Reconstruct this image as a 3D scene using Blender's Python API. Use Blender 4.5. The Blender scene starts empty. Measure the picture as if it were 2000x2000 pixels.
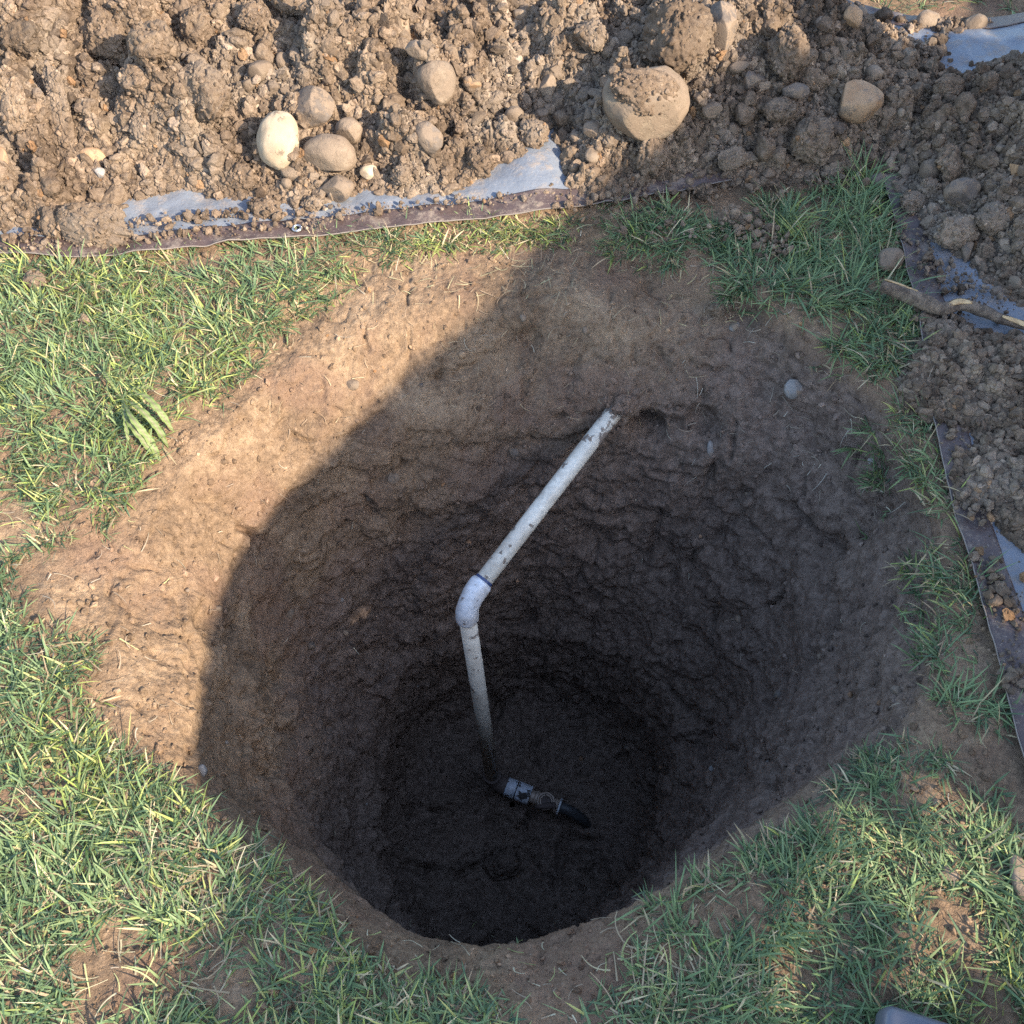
import bpy, math, random
import numpy as np
from mathutils import Vector, Matrix
from mathutils.bvhtree import BVHTree

sc = bpy.context.scene
COL = sc.collection
R = math.radians
rng = np.random.default_rng(7)
random.seed(7)

# ------------------------------------------------------------------ camera
CAM_H, PITCH, FPX = 1.30, R(58.0), 2006.0 / 2000.0
cam_data = bpy.data.cameras.new('camera')
cam_data.sensor_width = 36.0
cam_data.lens = 36.0 * FPX
cam_data.clip_start, cam_data.clip_end = 0.02, 500.0
cam = bpy.data.objects.new('camera', cam_data)
cam.location = (0, 0, CAM_H)
cam.rotation_euler = (math.pi / 2 - PITCH, 0, 0)
COL.objects.link(cam)
sc.camera = cam

# ------------------------------------------------------------------ light
SUN_EL = R(32.0)
SUN_AZ = R(-37.0)                       # angle from +x towards the camera side
SUN = np.array([math.cos(SUN_AZ) * math.cos(SUN_EL), math.sin(SUN_AZ) * math.cos(SUN_EL), math.sin(SUN_EL)])
sc.world = bpy.data.worlds.new('World')
sc.world.use_nodes = True
wn = sc.world.node_tree
bg = wn.nodes['Background']
sky = wn.nodes.new('ShaderNodeTexSky')
sky.sky_type = 'NISHITA'
sky.sun_disc = False
sky.sun_elevation = SUN_EL
sky.sun_rotation = math.atan2(SUN[0], SUN[1])
wn.links.new(sky.outputs[0], bg.inputs[0])
bg.inputs[1].default_value = 0.15
sl = bpy.data.lights.new('sun', 'SUN')
sl.energy = 3.3
sl.angle = R(0.7)
sl.color = (1.0, 0.88, 0.71)
so = bpy.data.objects.new('sun', sl)
so.rotation_euler = Vector(SUN).to_track_quat('Z', 'Y').to_euler()
COL.objects.link(so)
sc.view_settings.view_transform = 'Standard'
sc.view_settings.look = 'None'
sc.view_settings.gamma = 1.0
sc.view_settings.exposure = 1.95
sc.cycles.max_bounces = 6
sc.cycles.diffuse_bounces = 5
sc.cycles.use_denoising = False

# ------------------------------------------------------------------ pixel -> world (numbers are in a 1932 px wide view of the photo)
CP, SP = math.cos(PITCH), math.sin(PITCH)

def ray(u, v):
    a = (u / 1932.0 - 0.5) * 2000.0 / 2006.0
    b = (0.5 - v / 1932.0) * 2000.0 / 2006.0
    return np.array([a, CP + b * SP, -SP + b * CP])     # per unit of axial depth

def P(u, v, z=0.0):
    d = ray(u, v)
    t = (z - CAM_H) / d[2]
    return np.array([0, 0, CAM_H]) + d * t

def Pax(u, v, ax):
    return np.array([0, 0, CAM_H]) + ray(u, v) * ax

# ------------------------------------------------------------------ numpy noise
def _hash(ix, iy, iz, seed):
    h = (ix.astype(np.int64) * 374761393 + iy.astype(np.int64) * 668265263 + iz.astype(np.int64) * 2147483647 + seed * 1274126177) & 0xFFFFFFFF
    h = ((h ^ (h >> 13)) * 1274126177) & 0xFFFFFFFF
    h = (h ^ (h >> 16)) & 0xFFFFFFFF
    h = (h * 2246822519) & 0xFFFFFFFF
    h = h ^ (h >> 15)
    return (h & 0xFFFFFF) / float(0xFFFFFF)

def vnoise(p, scale, seed=0):
    q = np.asarray(p, dtype=np.float64) / scale
    i = np.floor(q).astype(np.int64)
    f = q - i
    f = f * f * f * (f * (f * 6 - 15) + 10)
    out = 0
    for dx in (0, 1):
        wx = f[:, 0] if dx else 1 - f[:, 0]
        for dy in (0, 1):
            wy = f[:, 1] if dy else 1 - f[:, 1]
            for dz in (0, 1):
                wz = f[:, 2] if dz else 1 - f[:, 2]
                out = out + wx * wy * wz * _hash(i[:, 0] + dx, i[:, 1] + dy, i[:, 2] + dz, seed)
    return out * 2 - 1

def fbm(p, scale, octs=4, gain=0.5, seed=0):
    s, a, t = 0, 1.0, 0
    for k in range(octs):
        s = s + a * vnoise(p, scale / (2.03 ** k), seed + k * 17)
        t += a
        a *= gain
    return s / t

def ridged(p, scale, octs=3, seed=0):
    s, a, t = 0, 1.0, 0
    for k in range(octs):
        s = s + a * (1 - np.abs(vnoise(p, scale / (2.1 ** k), seed + k * 31)) * 2)
        t += a
        a *= 0.5
    return s / t

def lumps(x, y, cell, seed, rmin=0.35, rmax=0.62, keep=0.8):
    """union of round lumps on a jittered grid, height in metres"""
    qx, qy = x / cell, y / cell
    ix, iy = np.floor(qx).astype(np.int64), np.floor(qy).astype(np.int64)
    out = np.zeros_like(x)
    zz = np.zeros_like(ix)
    for dx in (-1, 0, 1):
        for dy in (-1, 0, 1):
            cx, cy = ix + dx, iy + dy
            px = cx + _hash(cx, cy, zz, seed)
            py = cy + _hash(cx, cy, zz, seed + 1)
            rr = rmin + (rmax - rmin) * _hash(cx, cy, zz, seed + 2)
            k = _hash(cx, cy, zz, seed + 3) < keep
            el = 0.7 + 0.6 * _hash(cx, cy, zz, seed + 4)
            an = 3.1416 * _hash(cx, cy, zz, seed + 5)
            ax_, ay_ = (qx - px), (qy - py)
            bx = (ax_ * np.cos(an) + ay_ * np.sin(an)) * el
            by = (-ax_ * np.sin(an) + ay_ * np.cos(an)) / el
            d2 = (bx * bx + by * by) / (rr * rr)
            dome = rr * np.sqrt(np.maximum(0, 1 - d2))
            t1 = (_hash(cx, cy, zz, seed + 6) - .5) * 1.6; t2 = (_hash(cx, cy, zz, seed + 7) - .5) * 1.6
            fac = rr * (0.45 + 0.4 * _hash(cx, cy, zz, seed + 8)) + ax_ * t1 + ay_ * t2
            t3 = (_hash(cx, cy, zz, seed + 9) - .5) * 2.6; t4 = (_hash(cx, cy, zz, seed + 10) - .5) * 2.6
            fac2 = rr * (0.5 + 0.4 * _hash(cx, cy, zz, seed + 11)) + ax_ * t3 + ay_ * t4
            dome = np.maximum(np.minimum(np.minimum(dome, fac), fac2), 0)
            h = np.where(k & (d2 < 1), dome, 0)
            out = np.maximum(out, h)
    return out * cell

# ------------------------------------------------------------------ mesh helpers
def mesh_np(name, verts, faces, mat=None, smooth=True, col=None):
    verts = np.ascontiguousarray(verts, dtype=np.float32)
    faces = np.ascontiguousarray(faces, dtype=np.int32)
    me = bpy.data.meshes.new(name)
    n, k = faces.shape
    me.vertices.add(len(verts))
    me.vertices.foreach_set('co', verts.ravel())
    me.loops.add(n * k)
    me.loops.foreach_set('vertex_index', faces.ravel())
    me.polygons.add(n)
    me.polygons.foreach_set('loop_start', np.arange(0, n * k, k, dtype=np.int32))
    me.polygons.foreach_set('loop_total', np.full(n, k, dtype=np.int32))
    me.polygons.foreach_set('use_smooth', np.full(n, smooth, dtype=bool))
    me.update(calc_edges=True)
    if col is None and mat is not None and mat.name in ('pile_soil', 'clod_soil', 'ground_soil'): col = np.ones((len(verts), 3))
    if col is not None:
        a = me.color_attributes.new('tint', 'FLOAT_COLOR', 'POINT')
        c = np.ones((len(verts), 4), dtype=np.float32)
        c[:, :3] = col
        a.data.foreach_set('color', c.ravel())
    if mat:
        me.materials.append(mat)
    return me

def obj(name, me, parent=None, loc=None):
    o = bpy.data.objects.new(name, me)
    COL.objects.link(o)
    if parent:
        o.parent = parent
    if loc is not None:
        o.location = loc
    return o

def tag(o, label=None, cat=None, group=None, kind=None):
    if label: o['label'] = label
    if cat: o['category'] = cat
    if group: o['group'] = group
    if kind: o['kind'] = kind
    return o

def grid_faces(nu, nv, wrap=False):
    a = np.arange(nu * nv).reshape(nv, nu)
    if wrap:
        b = np.roll(a, -1, axis=1)
        f = np.stack([a[:-1], b[:-1], b[1:], a[1:]], -1)
    else:
        f = np.stack([a[:-1, :-1], a[:-1, 1:], a[1:, 1:], a[1:, :-1]], -1)
    return f.reshape(-1, 4)

def catmull(pts, n):
    pts = np.array(pts, dtype=float)
    d = np.r_[0, np.cumsum(np.linalg.norm(np.diff(pts, axis=0), axis=1))]
    P0 = np.vstack([2 * pts[0] - pts[1], pts, 2 * pts[-1] - pts[-2]])
    t = np.linspace(0, d[-1], n)
    out = []
    for s in t:
        i = min(max(np.searchsorted(d, s, side='right') - 1, 0), len(pts) - 2)
        f = (s - d[i]) / max(d[i + 1] - d[i], 1e-9)
        a, b, c, e = P0[i], P0[i + 1], P0[i + 2], P0[i + 3]
        out.append(0.5 * (2 * b + (c - a) * f + (2 * a - 5 * b + 4 * c - e) * f * f + (-a + 3 * b - 3 * c + e) * f ** 3))
    return np.array(out)

def tube(path, radii, seg=24, caps=True, wob=0):
    path = np.array(path, dtype=float)
    n = len(path)
    radii = np.broadcast_to(np.array(radii, dtype=float), (n,))
    tan = np.gradient(path, axis=0)
    tan /= np.linalg.norm(tan, axis=1)[:, None]
    ref = np.array([0, 0, 1.0]) if abs(tan[0][2]) < 0.9 else np.array([0, 1.0, 0])
    u = np.cross(tan[0], ref); u /= np.linalg.norm(u)
    V = []
    for i in range(n):
        u = u - tan[i] * np.dot(u, tan[i]); u /= np.linalg.norm(u)
        w = np.cross(tan[i], u)
        a = np.linspace(0, 2 * np.pi, seg, endpoint=False)
        V.append(path[i] + radii[i] * (np.cos(a)[:, None] * u + np.sin(a)[:, None] * w))
    V = np.vstack(V)
    F = grid_faces(seg, n, wrap=True)
    if caps:
        c0, c1 = len(V), len(V) + 1
        V = np.vstack([V, path[0], path[-1]])
        a = np.arange(seg); b = np.roll(a, -1)
        F = np.vstack([F, np.stack([b, a, np.full(seg, c0), np.full(seg, c0)], -1)[:, :4],
                       np.stack([a + (n - 1) * seg, b + (n - 1) * seg, np.full(seg, c1), np.full(seg, c1)], -1)])
    return V, F

def tube_obj(name, path, radii, mat, parent=None, seg=24):
    V, F = tube(path, radii, seg, caps=False)
    n = len(path)
    faces = [tuple(f) for f in F]
    faces.append(tuple(range(seg - 1, -1, -1)))
    faces.append(tuple(range((n - 1) * seg, n * seg)))
    me = bpy.data.meshes.new(name)
    me.from_pydata([tuple(v) for v in V], [], faces)
    me.polygons.foreach_set('use_smooth', np.array([len(p.vertices) == 4 for p in me.polygons], dtype=bool))
    me.materials.append(mat)
    return obj(name, me, parent)

# ------------------------------------------------------------------ materials
def new_mat(name):
    m = bpy.data.materials.new(name)
    m.use_nodes = True
    nt = m.node_tree
    for n in list(nt.nodes): nt.nodes.remove(n)
    out = nt.nodes.new('ShaderNodeOutputMaterial')
    b = nt.nodes.new('ShaderNodeBsdfPrincipled')
    nt.links.new(b.outputs[0], out.inputs[0])
    return m, nt, b

class NT:
    def __init__(s, nt):
        s.nt = nt
        s.geo = nt.nodes.new('ShaderNodeNewGeometry').outputs['Position']
    def n(s, t, **kw):
        x = s.nt.nodes.new(t)
        for k, v in kw.items(): setattr(x, k, v)
        return x
    def link(s, a, b): s.nt.links.new(a, b)
    def noise(s, scale, detail=4, rough=0.6, vec=None, dist=0, off=0):
        x = s.n('ShaderNodeTexNoise')
        x.inputs['Scale'].default_value = scale
        x.inputs['Detail'].default_value = detail
        x.inputs['Roughness'].default_value = rough
        x.inputs['Distortion'].default_value = dist
        v = vec or s.geo
        if off:
            m = s.n('ShaderNodeVectorMath', operation='ADD')
            s.link(v, m.inputs[0]); m.inputs[1].default_value = (off, off * 1.7, off * 0.6)
            v = m.outputs[0]
        s.link(v, x.inputs['Vector'])
        return x.outputs['Fac']
    def ramp(s, fac, stops):
        x = s.n('ShaderNodeValToRGB')
        e = x.color_ramp.elements
        while len(e) > 1: e.remove(e[-1])
        e[0].position = stops[0][0]
        for i, (p, c) in enumerate(stops):
            q = e[0] if i == 0 else e.new(p)
            q.color = (*c, 1) if hasattr(c, '__len__') else (c, c, c, 1)
        s.link(fac, x.inputs[0])
        return x.outputs[0]
    def mix(s, fac, a, b, mode='MIX'):
        x = s.n('ShaderNodeMix', data_type='RGBA', blend_type=mode)
        for sock, val in ((x.inputs[0], fac), (x.inputs[6], a), (x.inputs[7], b)):
            if hasattr(val, 'links'): s.link(val, sock)
            elif hasattr(val, '__len__'): sock.default_value = (*val, 1)
            else: sock.default_value = val
        return x.outputs[2]
    def math(s, op, a, b=None, c=None):
        x = s.n('ShaderNodeMath', operation=op)
        for sock, val in zip(x.inputs, (a, b, c)):
            if val is None: continue
            if hasattr(val, 'links'): s.link(val, sock)
            else: sock.default_value = val
        return x.outputs[0]
    def bump(s, h, strength, dist, prev=None):
        x = s.n('ShaderNodeBump')
        x.inputs['Strength'].default_value = strength
        x.inputs['Distance'].default_value = dist
        s.link(h, x.inputs['Height'])
        if prev: s.link(prev, x.inputs['Normal'])
        return x.outputs[0]

def soil_mat(name, dark, mid, light, fleck=0.03, patch=None, bump=1.0, bscale=260, damp_shade=False):
    m, nt, b = new_mat(name)
    k = NT(nt)
    big = k.noise(9, 5, 0.6)
    fine = k.noise(95, 6, 0.7)
    c = k.ramp(k.math('ADD', k.math('MULTIPLY', big, 0.5), k.math('MULTIPLY', fine, 0.5)),
               [(0.36, dark), (0.5, mid), (0.64, light)])
    if patch:
        f = k.ramp(k.noise(6, 3, 0.5, off=3.3), [(0.5, 0), (0.62, 1)])
        c = k.mix(k.math('MULTIPLY', f, 0.55), c, patch)
    fl = k.ramp(k.noise(330, 2, 0.5, off=7.0), [(0.70, 0), (0.76, 1)])
    c = k.mix(k.math('MULTIPLY', fl, fleck * 10), c, (0.42, 0.36, 0.28))
    dk = k.ramp(k.noise(210, 3, 0.6, off=11.0), [(0.30, 1), (0.40, 0)])
    c = k.mix(k.math('MULTIPLY', dk, 0.45), c, tuple(x * 0.5 for x in dark))
    if damp_shade:  # damp soil tone plus hole shade painted in, darker with depth and rightward
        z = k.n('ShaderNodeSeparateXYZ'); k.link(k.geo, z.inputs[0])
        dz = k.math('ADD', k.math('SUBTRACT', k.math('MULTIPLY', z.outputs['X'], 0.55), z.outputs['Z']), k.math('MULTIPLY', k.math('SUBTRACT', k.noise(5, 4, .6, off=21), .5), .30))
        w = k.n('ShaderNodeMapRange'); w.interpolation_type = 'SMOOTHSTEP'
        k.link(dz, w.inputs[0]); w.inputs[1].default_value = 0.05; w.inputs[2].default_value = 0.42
        damp_shade_tone = k.mix(k.ramp(k.noise(60, 5, .7, off=31), [(.4, 0), (.62, 1)]), (0.115, 0.083, 0.066), (0.225, 0.166, 0.132))
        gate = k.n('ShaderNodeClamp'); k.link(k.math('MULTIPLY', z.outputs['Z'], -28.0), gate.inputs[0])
        c = k.mix(k.math('MULTIPLY', k.math('MULTIPLY', w.outputs[0], .88), gate.outputs[0]), c, damp_shade_tone)
    at = k.n('ShaderNodeAttribute', attribute_name='tint')
    c = k.mix(1.0, c, at.outputs['Color'], 'MULTIPLY')
    k.link(c, b.inputs['Base Color'])
    b.inputs['Roughness'].default_value = 0.95
    b.inputs['Specular IOR Level'].default_value = 0.04
    n1 = k.bump(k.noise(bscale, 5, 0.75), min(1, 0.85 * bump), 0.0045 * bump)
    n2 = k.bump(k.noise(75, 5, 0.7, off=5), min(1, 0.7 * bump), 0.009 * bump, n1)
    k.link(n2, b.inputs['Normal'])
    return m

M = {}
M['ground'] = soil_mat('ground_soil', (0.120, 0.082, 0.054), (0.240, 0.160, 0.100), (0.365, 0.252, 0.158), 0.05, (0.21, 0.130, 0.090), damp_shade=True)
M['pile'] = soil_mat('pile_soil', (0.078, 0.055, 0.038), (0.155, 0.111, 0.077), (0.245, 0.182, 0.127), 0.07, (0.27, 0.22, 0.17), 0.6)
M['clod'] = soil_mat('clod_soil', (0.082, 0.058, 0.040), (0.160, 0.114, 0.079), (0.245, 0.182, 0.127), 0.05, (0.215, 0.168, 0.127), 0.8)

def stone_mat(name, a, bcol, dirt=0.5, speck=0.1):
    m, nt, b = new_mat(name)
    k = NT(nt)
    oi = k.n('ShaderNodeObjectInfo').outputs['Random']
    c = k.mix(k.ramp(k.noise(28, 4, 0.6), [(0.38, 0), (0.62, 1)]), a, bcol)
    sp = k.ramp(k.noise(420, 2, 0.5, off=2), [(0.62, 0), (0.7, 1)])
    c = k.mix(k.math('MULTIPLY', sp, speck), c, (0.55, 0.5, 0.42))
    d = k.ramp(k.noise(42, 5, 0.7, off=9), [(0.62 - 0.2 * dirt, 0), (0.70 - 0.2 * dirt, 1)])
    c = k.mix(k.math('MULTIPLY', d, 0.9), c, k.mix(k.noise(120, 4, .7, off=14), (0.13, 0.092, 0.063), (0.24, 0.175, 0.12)))
    hv = k.n('ShaderNodeHueSaturation')
    k.link(k.math('ADD', 0.85, k.math('MULTIPLY', oi, 0.3)), hv.inputs['Value'])
    k.link(c, hv.inputs['Color'])
    k.link(hv.outputs[0], b.inputs['Base Color'])
    b.inputs['Roughness'].default_value = 0.75
    b.inputs['Specular IOR Level'].default_value = 0.3
    n1 = k.bump(k.noise(350, 4, 0.7), 0.35, 0.0015)
    n2 = k.bump(d, 0.5, 0.0015, n1)
    k.link(n2, b.inputs['Normal'])
    return m

M['cream'] = stone_mat('stone_cream', (0.36, 0.27, 0.175), (0.43, 0.34, 0.235), 0.2)
M['boulder'] = stone_mat('stone_boulder', (0.15, 0.108, 0.072), (0.22, 0.165, 0.112), 1.0)
M['orange'] = stone_mat('stone_orange', (0.27, 0.16, 0.085), (0.33, 0.215, 0.125), 0.5)
M['tan'] = stone_mat('stone_tan', (0.135, 0.096, 0.065), (0.21, 0.156, 0.108), 0.9)
M['grey'] = stone_mat('stone_grey', (0.090, 0.071, 0.057), (0.145, 0.115, 0.092), 0.9)
M['white'] = stone_mat('stone_white', (0.17, 0.155, 0.14), (0.23, 0.21, 0.19), 0.5)

# ------------------------------------------------------------------ ground with the hole
CX, CY = 0.0, 0.70
FLOOR = -1.13
rim_px = [(560,560),(640,500),(760,455),(900,432),(1080,430),(1200,480),(1330,530),(1450,600),(1560,680),(1650,745),(1720,830),(1760,930),(1780,1060),
          (1775,1180),(1755,1300),(1700,1420),(1600,1500),(1450,1590),(1300,1690),(1200,1770),(1050,1850),(900,1870),(750,1840),(620,1750),
          (500,1650),(400,1560),(280,1480),(190,1380),(145,1250),(130,1120),(160,1000),(240,900),(330,800),(390,710),(470,630)]
lip_px = [(1000,800,-.22),(1170,815,-.22),(1340,840,-.22),(1490,870,-.19),(1600,910,-.15),(1690,985,-.11),(1730,1100,-.08),(1722,1250,-.07),(1655,1385,-.06),
          (1540,1478,-.06),(1385,1575,-.05),(1230,1680,-.05),(1100,1750,-.06),(960,1790,-.06),(800,1780,-.06),(700,1730,-.06),(600,1650,-.06),
          (480,1560,-.06),(385,1500,-.07),(340,1400,-.08),(352,1250,-.10),(372,1130,-.13),(450,1010,-.16),(560,910,-.17),(700,850,-.17),(850,815,-.18)]
floor_px = [(690,1420),(760,1350),(850,1310),(1000,1295),(1130,1330),(1220,1420),(1250,1520),(1220,1620),(1130,1720),(960,1800),(800,1780),(720,1690),(680,1540)]

ledge_px = [(684,1449),(705,1330),(760,1253),(880,1188),(1057,1175),(1200,1235),(1288,1379),(1272,1530),(1190,1680),(1080,1770),(960,1830),(820,1800),(725,1690),(690,1570)]
NTH = 1400
TH = np.linspace(-np.pi, np.pi, NTH, endpoint=False)

def contour(pts):
    w = np.array([P(*p) for p in pts])
    th = np.arctan2(w[:, 1] - CY, w[:, 0] - CX)
    r = np.hypot(w[:, 0] - CX, w[:, 1] - CY)
    o = np.argsort(th)
    th, r, z = th[o], r[o], w[o, 2]
    th3 = np.r_[th - 2 * np.pi, th, th + 2 * np.pi]
    rr = np.interp(TH, th3, np.tile(r, 3)); zz = np.interp(TH, th3, np.tile(z, 3))
    ker = np.hanning(61); ker /= ker.sum()
    sm = lambda a: np.convolve(np.r_[a[-30:], a, a[:30]], ker, 'valid')
    return sm(rr), sm(zz)

r_rim, z_rim = contour([(u, v, 0.0) for u, v in rim_px])
r_lip, z_lip = contour(lip_px)
r_led, z_led = contour([(u, v, -0.76) for u, v in ledge_px])
r_flo = r_led * 0.93
r_lip = np.minimum(r_lip, r_rim - 0.03)
far = 0.5 + 0.5 * np.sin(TH)            # 1 on the far side of the hole
wl = np.clip((0.80 - np.cos(TH)) / 0.5, 0, 1)            # 0 on the right hand side
# profile knots: (radius, z)
r_mid = r_led + 0.022 + 0.012 * np.sin(5 * TH + 1) + 0.008 * np.sin(9 * TH)
sec = np.exp(-((TH - 0.95) / 0.42) ** 2)
K_r = [r_rim * 0 + 60.0, r_rim * 0 + 8.0, r_rim * 0 + 2.4, r_rim + 0.02, r_rim - 0.012 * far, r_rim + (r_lip - r_rim) * (0.35 + 0.13 * far * wl), r_lip, r_lip + (r_mid - r_lip) * 0.42, r_mid, r_led - 0.008, r_flo * 1.0, r_flo * 0.88, r_flo * 0.4, r_flo * 0.01]
K_z = [r_rim * 0, r_rim * 0, r_rim * 0, r_rim * 0, -0.012 - 0.008 * far - 0.045 * sec, z_lip * (0.38 - 0.24 * far * wl + 0.25 * (1 - wl)), z_lip, z_lip - 0.22, r_rim * 0 - 0.76 + 0.03 * np.sin(3 * TH), r_rim * 0 - 0.795 + 0.03 * np.sin(3 * TH), r_rim * 0 - 1.06, r_rim * 0 + FLOOR, r_rim * 0 + FLOOR - 0.01, r_rim * 0 + FLOOR]
K_n = [14, 16, 190, 14, 40, 50, 45, 95, 30, 70, 26, 40, 40]
rows_r, rows_z = [], []
for i, n in enumerate(K_n):
    t = np.linspace(0, 1, n, endpoint=False)[:, None]
    if i == 0: t = 1 - (1 - t) ** 2.2
    if i == 1: t = 1 - (1 - t) ** 1.8
    if i == 2: t = t ** 0.8
    rows_r.append(K_r[i] * (1 - t) + K_r[i + 1] * t)
    rows_z.append(K_z[i] * (1 - t) + K_z[i + 1] * t)
RR, ZZ = np.vstack(rows_r), np.vstack(rows_z)
# round the profile's corners
def smooth_rows(A, w):
    ker = np.hanning(w + 2)[1:-1]; ker /= ker.sum()
    pad = w // 2
    B = np.vstack([np.repeat(A[:1], pad, 0), A, np.repeat(A[-1:], pad, 0)])
    out = np.zeros_like(A)
    for k in range(w): out += ker[k] * B[k:k + len(A)]
    return out
i0 = sum(K_n[:3]) - 4
sr, sz = smooth_rows(RR, 23), smooth_rows(ZZ, 23)
RR[i0:-12], ZZ[i0:-12] = sr[i0:-12], sz[i0:-12]
X = CX + RR * np.cos(TH); Y = CY + RR * np.sin(TH)
V = np.stack([X, Y, ZZ], -1)
# normals of the base surface
du = np.roll(V, -1, 1) - np.roll(V, 1, 1)
dv = np.gradient(V, axis=0)
N = np.cross(dv, du); N /= np.linalg.norm(N, axis=-1)[..., None] + 1e-12
N = np.where(N[..., 2:3] < 0, -N, N) if False else N
if N[250, 100, 2] < 0: N = -N
Vf = V.reshape(-1, 3); Nf = N.reshape(-1, 3)
depth = np.clip(-Vf[:, 2] / 0.25, 0, 1)
inh = np.clip(-Vf[:, 2] / 0.03, 0, 1)
rr_ = np.hypot(Vf[:, 0] - CX, Vf[:, 1] - CY)
near = np.clip((6.0 - rr_) / 3.0, 0, 1)
disp = (0.016 * fbm(Vf, 0.22, 3, 0.5, 1) * inh
        + 0.016 * depth * fbm(Vf * [1, 1, 1.3], 0.10, 4, 0.6, 5)
        + 0.005 * fbm(Vf, 0.05, 3, 0.6, 9)
        + (0.0042 + 0.0030 * depth) * fbm(Vf, 0.016, 4, 0.75, 13) + 0.004 * np.clip(fbm(Vf, 0.03, 3, .6, 15), 0, 1))
# spade cuts: sloping ledges and cracks down in the shaded part
cr = ridged(Vf * [1, 1, 1.6] + 0.05 * fbm(Vf, .12, 2, .5, 3)[:, None], 0.16, 3, 21)
disp -= depth * 0.028 * np.clip((cr - 0.60) / 0.3, 0, 1) ** 1.3
cr2 = ridged(Vf, 0.07, 2, 27)
disp -= inh * 0.008 * np.clip((cr2 - 0.66) / 0.3, 0, 1)
wq = Vf + 0.02 * np.stack([fbm(Vf, .06, 2, .5, 33), fbm(Vf, .06, 2, .5, 34), fbm(Vf, .06, 2, .5, 35)], -1)
ang_ = np.arctan2(Vf[:, 1] - CY, Vf[:, 0] - CX) * 0.45
onw = np.clip((Vf[:, 2] + 1.09) / .04, 0, 1)
lp = lumps(ang_ + wq[:, 0] * .3, wq[:, 2], 0.085, 151, .35, .62, .8) * onw + .45 * lumps(wq[:, 0], wq[:, 1], 0.10, 152, .35, .62, .8) * (1 - onw)
lp2 = lumps(ang_ * 1.0, Vf[:, 2], 0.030, 161, .3, .6, .6) * onw + lumps(wq[:, 0], wq[:, 1], 0.028, 162, .3, .6, .7) * (1 - onw)
nearside = 0.5 + 0.5 * np.clip((Vf[:, 1] - .35) / .2, 0, 1)
disp += nearside * np.clip(-Vf[:, 2] / 0.3 - .35, 0, 1) * (0.40 * lp + 0.36 * lp2)
stp = np.sin((Vf[:, 2] + 0.06 * fbm(Vf, 0.3, 2, .5, 44) + 0.03 * np.sin(3 * np.arctan2(Vf[:, 1] - CY, Vf[:, 0] - CX))) * 34)
disp += depth * 0.002 * np.clip(stp, -0.4, 1) * np.clip(0.5 + 1.5 * vnoise(Vf, .25, 88), 0, 1)
tw = np.stack([rr_ * 0 + np.arctan2(Vf[:, 1] - CY, Vf[:, 0] - CX) * .5 + Vf[:, 2] * .35, Vf[:, 2] * .22, Vf[:, 2] * 0], -1)
wallw = np.clip((Vf[:, 2] + 1.07) / .06, 0, 1)
disp += depth * wallw * 0.003 * ridged(tw, .06, 3, 66)
sc_ = np.stack([np.arctan2(Vf[:, 1] - CY, Vf[:, 0] - CX) * .5 + .10 * Vf[:, 2], Vf[:, 2] * .16, Vf[:, 2] * 0], -1)
disp -= depth * wallw * 0.005 * np.clip(ridged(sc_, .035, 3, 67) - .45, 0, 1) * np.clip(.6 + 1.5 * vnoise(Vf, .2, 68), 0, 1.5)
Vf = Vf + Nf * (disp * near)[:, None]
# loose crumbly surface on the bare soil around the hole
flat = (1 - inh) * near
Vf[:, 2] += flat * (0.008 * fbm(Vf * [1, 1, 0], 0.25, 3, .5, 51))
# cavities: around the pipe where it leaves the wall, an undercut beside it, one under the turf
def dent(c, r, d):
    global Vf
    c = np.array(c)
    q = np.linalg.norm(Vf - c, axis=1) / r
    w = np.where(q < 1, (1 - q * q) ** 2, 0)
    Vf = Vf - Nf * (w * d)[:, None]
G_V = Vf
F_ground = grid_faces(NTH, len(RR), wrap=True)
coarse = np.arange(len(RR) * NTH).reshape(len(RR), NTH)[::3, ::5]
def bvh_of_ground():
    a = coarse; b = np.roll(a, -1, 1)
    f = np.stack([a[:-1], b[:-1], b[1:], a[1:]], -1).reshape(-1, 4)
    idx = coarse.ravel(); remap = {int(k): i for i, k in enumerate(idx)}
    rm = np.zeros(len(Vf), dtype=np.int64); rm[idx] = np.arange(len(idx))
    return BVHTree.FromPolygons([tuple(v) for v in Vf[idx]], [tuple(q) for q in rm[f].tolist()])
BG = bvh_of_ground()
def hit_px(bvh, u, v):
    d = Vector(ray(u, v)).normalized()
    return bvh.ray_cast(Vector((0, 0, CAM_H)), d)
for (u, v, r, d) in [(1190, 752, .070, -.014), (1222, 806, .048, .085), (1325, 803, .05, .040), (1270, 806, .03, .03), (1400, 590, .05, .018), (960, 870, .07, .03), (780, 990, .05, .03), (700, 1240, .05, .02), (1110, 1010, .06, .02), (395, 1180, .05, .02), (1000,640,.03,.02)]:
    h = hit_px(BG, u, v)
    if h[0] is not None: dent(h[0], r, d)
Vf[:NTH * 10, 2] = 0
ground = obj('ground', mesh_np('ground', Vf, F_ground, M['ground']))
tag(ground, 'bare tan and dark brown soil with a deep round dug hole in it', 'ground', kind='structure')
BG = bvh_of_ground()
# orientation check for shading
def gz(x, y):
    h = BG.ray_cast(Vector((x, y, 1.0)), Vector((0, 0, -1)))
    return h[0].z if h[0] is not None else 0.0

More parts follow.
